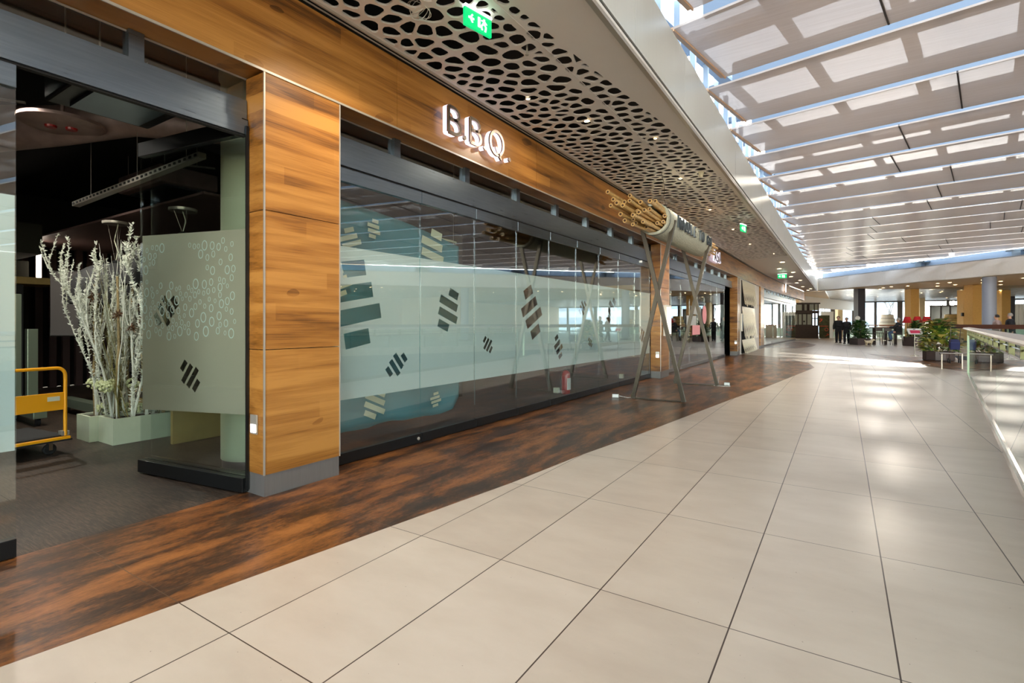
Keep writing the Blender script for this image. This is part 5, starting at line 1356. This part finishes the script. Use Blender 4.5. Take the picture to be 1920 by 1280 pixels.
leafy(3.66, 38.2, .45, .56, [(.56, .5), (.85, .5), (1.1, .3), (1.5, .12)], 260, .28, .16, 'leaf', 'square brown planter with leaves below the red lampshades', False, R(32))

# barrier rail, sign stand, pushchair
t = thing('low_barrier_rail', 'low steel barrier rail in front of the nearest planter', 'barrier', (2.7, 19.45, 0))
MB().tube([(2.38, 19.24, .455), (2.72, 19.46, .452), (3.06, 19.70, .455)], .022, 10).build('top_bar', M['chrome'], t, smooth=True)
for x, y in ((2.43, 19.27), (2.93, 19.60)): MB().tube([(x, y, 0), (x, y, .45)], .018, 10).build('post', M['rail'], t, smooth=True)
MB().tube([(2.43, 19.27, .03), (2.93, 19.60, .03)], .006, 6).build('bottom_wire', M['black'], t)
t = thing('info_sign_stand', 'tilted white sign with a pink print on a thin steel pole', 'sign', (2.49, 26.5, 0))
MB().tube([(2.49, 26.55, 0.01), (2.49, 26.55, .9)], .014, 8).build('pole', M['chrome'], t); MB().lathe([(.16, 0), (.16, .012), (.02, .02)], (2.49, 26.55, 0), 20).build('foot', M['chrome'], t)
su, sv_ = Vector((.84, .54, 0)), Vector((-.25, .40, .88)).normalized(); sn_ = su.cross(sv_)
bd = MB().obox((2.49, 26.5, 1.0), su, sv_, sn_, .29, .13, .008).build('board', M['paper'], t)
MB().obox(Vector((2.49, 26.5, 1.0)) - sv_ * .02 + sn_ * .011, su, sv_, sn_, .20, .07, .003).build('pink_print', plain('pink_print', (206, 50, 86), .6), bd); MB().obox(Vector((2.49, 26.5, 1.0)) + sv_ * .095 + sn_ * .011, su, sv_, sn_, .05, .012, .003).build('dark_mark', M['black'], bd)
t = thing('pushchair', 'navy pushchair with a chrome handle parked behind the nearest planter', 'pushchair', (3.2, 22.2, 0))
px_, py_ = 3.17, 22.5
for s_ in (-.12, .12): MB().tube([(px_ + s_, py_ + .2, .1), (px_ + s_, py_ - .05, .7), (px_ + s_, py_ - .2, 1.18)], .011, 8).build('side_tube', M['chrome'], t)
MB().tube([(px_ - .12, py_ - .2, 1.18), (px_ + .12, py_ - .2, 1.18)], .018, 8).build('handle', M['black'], t)
MB().obox((px_, py_ + .05, .62), (1, 0, 0), (0, .9, .3), (0, -.3, .9), .13, .16, .14).build('seat', plain('navy_fabric', (34, 40, 84), .8), t, bevel=.03)
for sx in (-.14, .14):
    for sy_ in (-.15, .22): MB().lathe([(.07, -.012), (.07, .012)], (px_ + sx, py_ + sy_, .07), 14, 'x').build('wheel', M['rubber'], t)

# bar table, stools, lamps
t = thing('bar_table', 'long dark bar table with stools between the two far planters', 'table', (2.3, 39.8, 0))
tu, tv = Vector((.90, .43, 0)), Vector((-.43, .90, 0)); tc = Vector((2.25, 39.9, 0))
MB().obox(tc + Vector((0, 0, 1.05)), tu, tv, (0, 0, 1), .75, .32, .025).build('top', M['kiosk'], t, bevel=.005)
for a in (-.62, .05, .62): MB().obox(tc + tu * a + Vector((0, 0, .51)), tu, tv, (0, 0, 1), .07, .05, .51).build('leg', M['kiosk'], t)
def stool(x, y, label, rot):
    t = thing('bar_stool', label, 'stool', (x, y, 0)); u, v = Vector((math.cos(rot), math.sin(rot), 0)), Vector((-math.sin(rot), math.cos(rot), 0)); c = Vector((x, y, 0))
    MB().obox(c + Vector((0, 0, .74)), u, v, (0, 0, 1), .19, .19, .02).build('seat', M['kiosk'], t, bevel=.01); MB().obox(c + v * .18 + Vector((0, 0, .95)), u, v, (0, 0, 1), .18, .012, .09).build('backrest', M['kiosk'], t)
    for a in (-1, 1):
        MB().bar(c + u * .17 * a + v * .18 + Vector((0, 0, .7)), c + u * .17 * a + v * .19 + Vector((0, 0, 1.0)), .025).build('back_post', M['kiosk'], t)
        for b in (-1, 1): MB().bar(c + u * .16 * a + v * .16 * b + Vector((0, 0, .72)), c + u * .21 * a + v * .21 * b, .028).build('leg', M['kiosk'], t)
    MB().obox(c - v * .19 + Vector((0, 0, .28)), u, v, (0, 0, 1), .19, .012, .012).build('footrest', M['chrome'], t)
stool(1.2, 40.1, 'dark bar stool at the left end of the far bar table', R(120)); stool(1.85, 38.95, 'dark bar stool in front of the far bar table, left one', R(200)); stool(2.32, 38.85, 'dark bar stool in front of the far bar table, right one', R(190)); stool(2.86, 38.75, 'dark high stool under the seated man', R(265))
def lampshade(x, y, z0, label, em=True):
    t = thing('floor_lamp', label, 'lamp', (x, y, 0)); MB().tube([(x, y, .02), (x, y, z0 + .2)], .013, 8).build('pole', M['black'], t); MB().lathe([(.15, 0), (.15, .02), (.02, .03)], (x, y, 0), 20).build('foot', M['black'], t)
    MB().lathe([(.255, 0), (.14, .37), (.135, .37), (.25, 0)], (x, y, z0), 28, caps=False).build('shade', M['redshade'], t, smooth=True)
lampshade(3.36, 39.6, 1.36, 'red floor lamp, the leftmost and brightest of the three red shades'); lampshade(3.86, 39.75, 1.38, 'red floor lamp in the middle of the three red shades'); lampshade(4.25, 39.3, 1.38, 'red floor lamp, the rightmost of the three red shades')
# stacked round seating sculptures; orange light on one is put into its colour
def stack(x, y, r0, hh, mt, label):
    t = thing('layered_pavilion', label, 'sculpture', (x, y, 0)); n_ = 6
    for k in range(n_):
        f = k / n_; MB().lathe([(r0 * (1 - .5 * f ** 2) * .86, hh * (k + .9) / n_), (r0 * (1 - .5 * f ** 2) * .86, hh * (k + 1) / n_)], (x, y, 0), 24).build('spacer', M['frame'], t); MB().lathe([(r0 * (1 - .5 * f ** 2), hh * k / n_), (r0 * (1 - .5 * f ** 2), hh * (k + .9) / n_)], (x, y, 0), 28).build('layer', M[mt], t)
stack(3.7, 61.9, .8, 2.2, 'white', 'white layered round stack behind the seated man'); stack(8.2, 59.3, .85, 2.15, 'plank', 'wooden layered round stack right of the plants, orange light put into its colour'); stack(15.4, 62.5, .9, 1.9, 'tan', 'pale wooden layered round stack at the right picture edge')
# dark glazed unit and curtain at the far windows
struct(MB().box(8.5, 75.6, .1, 11.8, 75.8, 3.25), 'window_2', plain('dark_tinted_pane', (52, 66, 70), .15)); wd_ = MB()
for x in (8.45, 9.4, 10.2, 11.1, 11.8): wd_.box(x, 75.5, 0, x + .14, 75.62, 3.3)
wd_.box(8.4, 75.5, 3.25, 11.95, 75.62, 3.4); struct(wd_, 'trim_10', M['frame'])
t = thing('pale_curtain', 'pale pleated curtain in front of the far windows at the right edge', 'curtain', (16.3, 72, 0)); m = MB(); vs = []; N_ = 90
for i in range(N_ + 1):
    for z in (.1, 3.3): vs.append((14.6 + 5.0 * i / N_, 72 + .09 * math.sin(i * 1.3), z))
m.add(vs, [(i * 2, i * 2 + 2, i * 2 + 3, i * 2 + 1) for i in range(N_)]); c = m.build('cloth', M['paper'], t); s_ = c.modifiers.new('solid', 'SOLIDIFY'); s_.thickness = .01

# small cameras on the metal band
for x, y, z, lab in ((-1.9, 22.4, 5.25, 'small white security camera above the metal band, nearer one'), (-1.95, 34.5, 5.3, 'small white security camera above the metal band near its far end')):
    t = thing('security_camera', lab, 'camera', (x, y, z)); MB().obox((x, y, z), (.3, -.9, -.3), (.9, .3, 0), (0, 0, 1), .14, .05, .05).build('housing', M['plastic_w'], t); MB().bar((x, y, z), (x - .3, y, z + .05), .04).build('arm', M['plastic_w'], t)

# ------------------------------------------------------------------ people
def skinned(name, mat, parent, V, E_, Rr, sub=2):
    org = ORG[parent.name]; me = bpy.data.meshes.new(name); me.from_pydata([Vector(v) - org for v in V], E_, []); me.update(); me.materials.append(mat)
    o = bpy.data.objects.new(name, me); COL.objects.link(o); o.parent = parent; ORG[o.name] = org
    o.modifiers.new('skin', 'SKIN'); o.modifiers['skin'].use_smooth_shade = True
    for i, r_ in enumerate(Rr):
        sv = me.skin_vertices[0].data[i]; rr_ = r_ if isinstance(r_, tuple) else (r_, r_); sv.radius = rr_; sv.use_root = (i == 0)
    s_ = o.modifiers.new('sub', 'SUBSURF'); s_.levels = sub; s_.render_levels = sub
    return o
def person(x, y, H, face, label, jacket, trousers, hair, stride=.25, armsw=.12, seated=False, reach=None, z0=0.0):
    t = thing('person', label, 'person', (x, y, z0))
    F = Vector((math.cos(face), math.sin(face), 0)); S = Vector((-F.y, F.x, 0)); Z = Vector((0, 0, 1)); k = H / 1.75; C = Vector((x, y, z0))
    pt = lambda f, s, z: C + F * f * k + S * s * k + Z * z * k
    hip = 0.94 if not seated else .80
    V = [pt(0, 0, hip), pt(0, 0, hip + .16), pt(.0, 0, hip + .36), pt(.0, 0, hip + .50), pt(.01, 0, hip + .57), pt(.02, 0, hip + .66), pt(.025, 0, hip + .76), pt(.02, 0, hip + .80)]
    Rr = [.13, .12, .145, .10, .05, .078, .085, .045]; Rr = [r * k for r in Rr]
    E_ = [(0, 1), (1, 2), (2, 3), (3, 4), (4, 5), (5, 6), (6, 7)]
    V.append(pt(.105, 0, hip + .685)); Rr.append(.014 * k); E_.append((5, 8))       # nose
    arms = {}; legs = {}
    for sd_, sg in (('l', 1), ('r', -1)):
        sw = armsw * sg
        sh = pt(0, .17 * sg, hip + .47)
        if reach: el = pt(.20, .23 * sg, hip + .24); wr = pt(.42, .14 * sg, hip + .28); hd_ = pt(.50, .12 * sg, hip + .285); fdir = F
        else: el = pt(-.02 - sw * .3, .235 * sg, hip + .20); wr = pt(.04 - sw, .25 * sg, hip - .04); hd_ = pt(.05 - sw, .25 * sg, hip - .12); fdir = -Z
        i0 = len(V); V += [sh, el, wr, hd_]; Rr += [.055 * k, .042 * k, .028 * k, .036 * k]; E_ += [(3, i0), (i0, i0 + 1), (i0 + 1, i0 + 2), (i0 + 2, i0 + 3)]
        for q in range(4):
            o_ = (q - 1.5) * .017; ln = (.07, .08, .075, .06)[q]; i1 = len(V); b_ = hd_ + F.cross(fdir).normalized() * 0 + (S if reach else F) * o_ * k
            V += [b_ + fdir * ln * .55 * k, b_ + fdir * ln * k + (-Z if reach else S * -sg) * .018 * k]; Rr += [.0085 * k, .0075 * k]; E_ += [(i0 + 3, i1), (i1, i1 + 1)]
        i1 = len(V); V += [hd_ - fdir * .02 * k + (S * -sg if reach else F) * .04 * k, hd_ + fdir * .02 * k + (S * -sg if reach else F) * .055 * k]; Rr += [.009 * k, .008 * k]; E_ += [(i0 + 3, i1), (i1, i1 + 1)]
        arms[sd_] = (sh, el, wr)
        if seated: hp_, kn_, an, ft = pt(.02, .09 * sg, hip - .02), pt(.44, .12 * sg, hip - .02), pt(.34, .12 * sg, hip - .50), pt(.46, .12 * sg, hip - .54)
        else:
            st = stride * sg; hp_, kn_, an, ft = pt(.0, .09 * sg, hip - .06), pt(.06 + st * .45, .10 * sg, .50), pt(-.02 + st, .09 * sg, .09), pt(.13 + st, .11 * sg, .035)
        i0 = len(V); V += [hp_, kn_, an, ft]; Rr += [.085 * k, .055 * k, .036 * k, .035 * k]; E_ += [(0, i0), (i0, i0 + 1), (i0 + 1, i0 + 2), (i0 + 2, i0 + 3)]
        legs[sd_] = (hp_, kn_, an, ft)
    skinned('body', M['skin'], t, V, E_, Rr, 2)
    # jacket
    V = [pt(0, 0, hip + .02), pt(0, 0, hip + .2), pt(0, 0, hip + .38), pt(0, 0, hip + .51), pt(.0, 0, hip + .575), pt(0, 0, hip - .10)]; Rr = [.19, .185, .20, .145, .08, .195]; E_ = [(0, 1), (1, 2), (2, 3), (3, 4), (0, 5)]
    for sd_ in 'lr': sh, el, wr = arms[sd_]; i0 = len(V); V += [sh, el, wr]; Rr += [.10, .085, .065]; E_ += [(3, i0), (i0, i0 + 1), (i0 + 1, i0 + 2)]
    skinned('jacket', M[jacket], t, V, E_, [r * k for r in Rr], 2)
    V = [pt(0, 0, hip), pt(0, 0, hip + .08)]; Rr = [.155, .14]; E_ = [(0, 1)]
    for sd_ in 'lr': hp_, kn_, an, ft = legs[sd_]; i0 = len(V); V += [hp_, kn_, an]; Rr += [.12, .095, .075]; E_ += [(0, i0), (i0, i0 + 1), (i0 + 1, i0 + 2)]
    skinned('trousers', M[trousers], t, V, E_, [r * k for r in Rr], 2)
    for sd_ in 'lr':
        hp_, kn_, an, ft = legs[sd_]; m = MB(); m.ball((an + ft) / 2 + Vector((0, 0, .0)), .085 * k, 1, 1, .55, 12, 8); o = m.build('shoe', M['black'], t, smooth=True)
    m = MB(); hc = pt(.0, 0, hip + .745); b = MB(); b.ball((0, 0, 0), .105 * k, 1, 1, .98, 18, 12)
    for v in b.v: v += hc
    keep = [f for f in b.f if not all((b.v[i] - hc).dot(F) > .045 * k and (b.v[i] - hc).z < .06 * k for i in f) and not all((b.v[i] - hc).z < -.05 * k for i in f)]
    m.v = b.v; m.f = keep; m.mi = [0] * len(keep); m.build('hair', M[hair], t, smooth=True)
    for sg in (-1, 1): MB().ball(pt(.098, .033 * sg, hip + .715), .012 * k, seg=8, rings=6).build('eye', M['matte'], t)
    MB().obox(pt(.103, 0, hip + .645), S, Z, F, .024 * k, .006 * k, .006 * k).build('mouth', plain('lip', (150, 84, 76), .6), t)
    return t
person(-.22, 40.6, 1.78, R(-88), 'person in a black jacket walking towards the camera, the left and taller of the two', 'cloth_black', 'cloth_navy', 'hair_dark', .22, .10)
person(.24, 39.6, 1.68, R(-96), 'person in dark clothes walking close beside the taller one', 'cloth_black', 'cloth_navy', 'hair_dark', -.2, -.1)
person(2.86, 38.75, 1.78, R(170), 'grey-haired man in a dark jacket and jeans seated at the bar table', 'cloth_black', 'jeans', 'hair_grey', seated=True, reach=True)
person(6.85, 34.0, 1.80, R(175), 'person in a dark blue coat passing behind the brown board rail', 'cloth_navy', 'cloth_navy', 'hair_grey', .2, .1)
person(6.45, 34.4, 1.74, R(175), 'person in a brownish coat just ahead of the one in dark blue', 'duct', 'cloth_navy', 'hair_dark', .2, .1)
# dog
t = thing('dog', 'small beige shaggy dog standing by the leafy planter', 'dog', (1.3, 36.3, 0))
dx_ = Vector((.84, .54, 0)); ds = Vector((-.54, .84, 0)); D = lambda f, s, z: Vector((1.3, 36.3, 0)) + dx_ * f + ds * s + Vector((0, 0, z))
V = [D(-.14, 0, .26), D(0, 0, .255), D(.13, 0, .265), D(.2, 0, .33), D(.25, 0, .385), D(.31, 0, .37), D(.34, 0, .365), D(-.2, 0, .30), D(-.25, 0, .36)]; Rr = [.075, .08, .09, .055, .062, .035, .022, .03, .03]
E_ = [(0, 1), (1, 2), (2, 3), (3, 4), (4, 5), (5, 6), (0, 7), (7, 8)]
for f, sg, hind in ((-.14, 1, 1), (-.14, -1, 1), (.13, 1, 0), (.13, -1, 0)):
    i0 = len(V)
    if hind: V += [D(f + .0, .05 * sg, .19), D(f + .025, .05 * sg, .13), D(f - .035, .05 * sg, .085), D(f - .015, .05 * sg, .02), D(f + .02, .05 * sg, .012)]; Rr += [.045, .028, .018, .018, .018]; E_ += [(0, i0), (i0, i0 + 1), (i0 + 1, i0 + 2), (i0 + 2, i0 + 3), (i0 + 3, i0 + 4)]
    else: V += [D(f, .05 * sg, .17), D(f - .01, .05 * sg, .09), D(f, .05 * sg, .02), D(f + .03, .05 * sg, .012)]; Rr += [.035, .02, .018, .018]; E_ += [(2, i0), (i0, i0 + 1), (i0 + 1, i0 + 2), (i0 + 2, i0 + 3)]
skinned('body', M['dog'], t, V, E_, Rr, 2)
for sg in (-1, 1): MB().ball(D(.235, .05 * sg, .40), .028, .7, .7, 1.1, 8, 6).build('ear', M['dog'], t, smooth=True); MB().ball(D(.295, .028 * sg, .395), .008, seg=6, rings=4).build('eye', M['matte'], t)
MB().ball(D(.362, 0, .368), .012, seg=8, rings=6).build('nose', M['matte'], t)

# outside: pale facades and bare trees
pb = plain('pale_facade', (214, 218, 222), .8, var=.03); pw = plain('facade_glass', (150, 168, 184), .3)
for k, (x, y, w_, h) in enumerate(((-38, 120, 26, 16), (-6, 132, 20, 12), (18, 118, 22, 19), (46, 126, 26, 15))):
    t = thing('office_building', ('pale office block outside, far left of the windows', 'low pale office block outside behind the navy column', 'tall pale office block outside behind the ochre columns', 'pale office block outside beyond the curtain')[k], 'building', (x + w_ / 2, y, -.4))
    MB().box(x, y, -.4, x + w_, y + 10, h).build('wall', pb, t)
    for r_ in range(int(h // 3.6)):
        MB().box(x + .8, y - .06, 1 + 3.6 * r_, x + w_ - .8, y + .02, 2.9 + 3.6 * r_).build('window_band', pw, t)
bark = plain('grey_bark', (112, 104, 98), .9); rt = random.Random(77)
for k, (x, y, h) in enumerate(((-2, 92, 8), (6, 96, 9), (11, 90, 8), (20, 94, 9))):
    t = thing('bare_tree', ('bare winter tree outside behind the walking people', 'bare winter tree outside right of the navy column', 'bare winter tree outside behind the ochre columns', 'bare winter tree outside at the far right')[k], 'tree', (x, y, -.4)); m = MB()
    def br_(p, d, L, r, n_):
        q = p + d * L; m.tube([p, (p + q) / 2 + Vector((rt.uniform(-.1, .1) * L, 0, 0)), q], [r, r * .8, r * .6], 5, False)
        if n_:
            for _ in range(3 if n_ > 1 else 4): br_(q, (d + Vector((rt.uniform(-.8, .8), rt.uniform(-.8, .8), rt.uniform(-.1, .5)))).normalized(), L * rt.uniform(.6, .8), r * .6, n_ - 1)
    br_(Vector((x, y, -.4)), Vector((0, 0, 1)), h * .3, .16, 4); m.build('trunk_and_branches', bark, t)
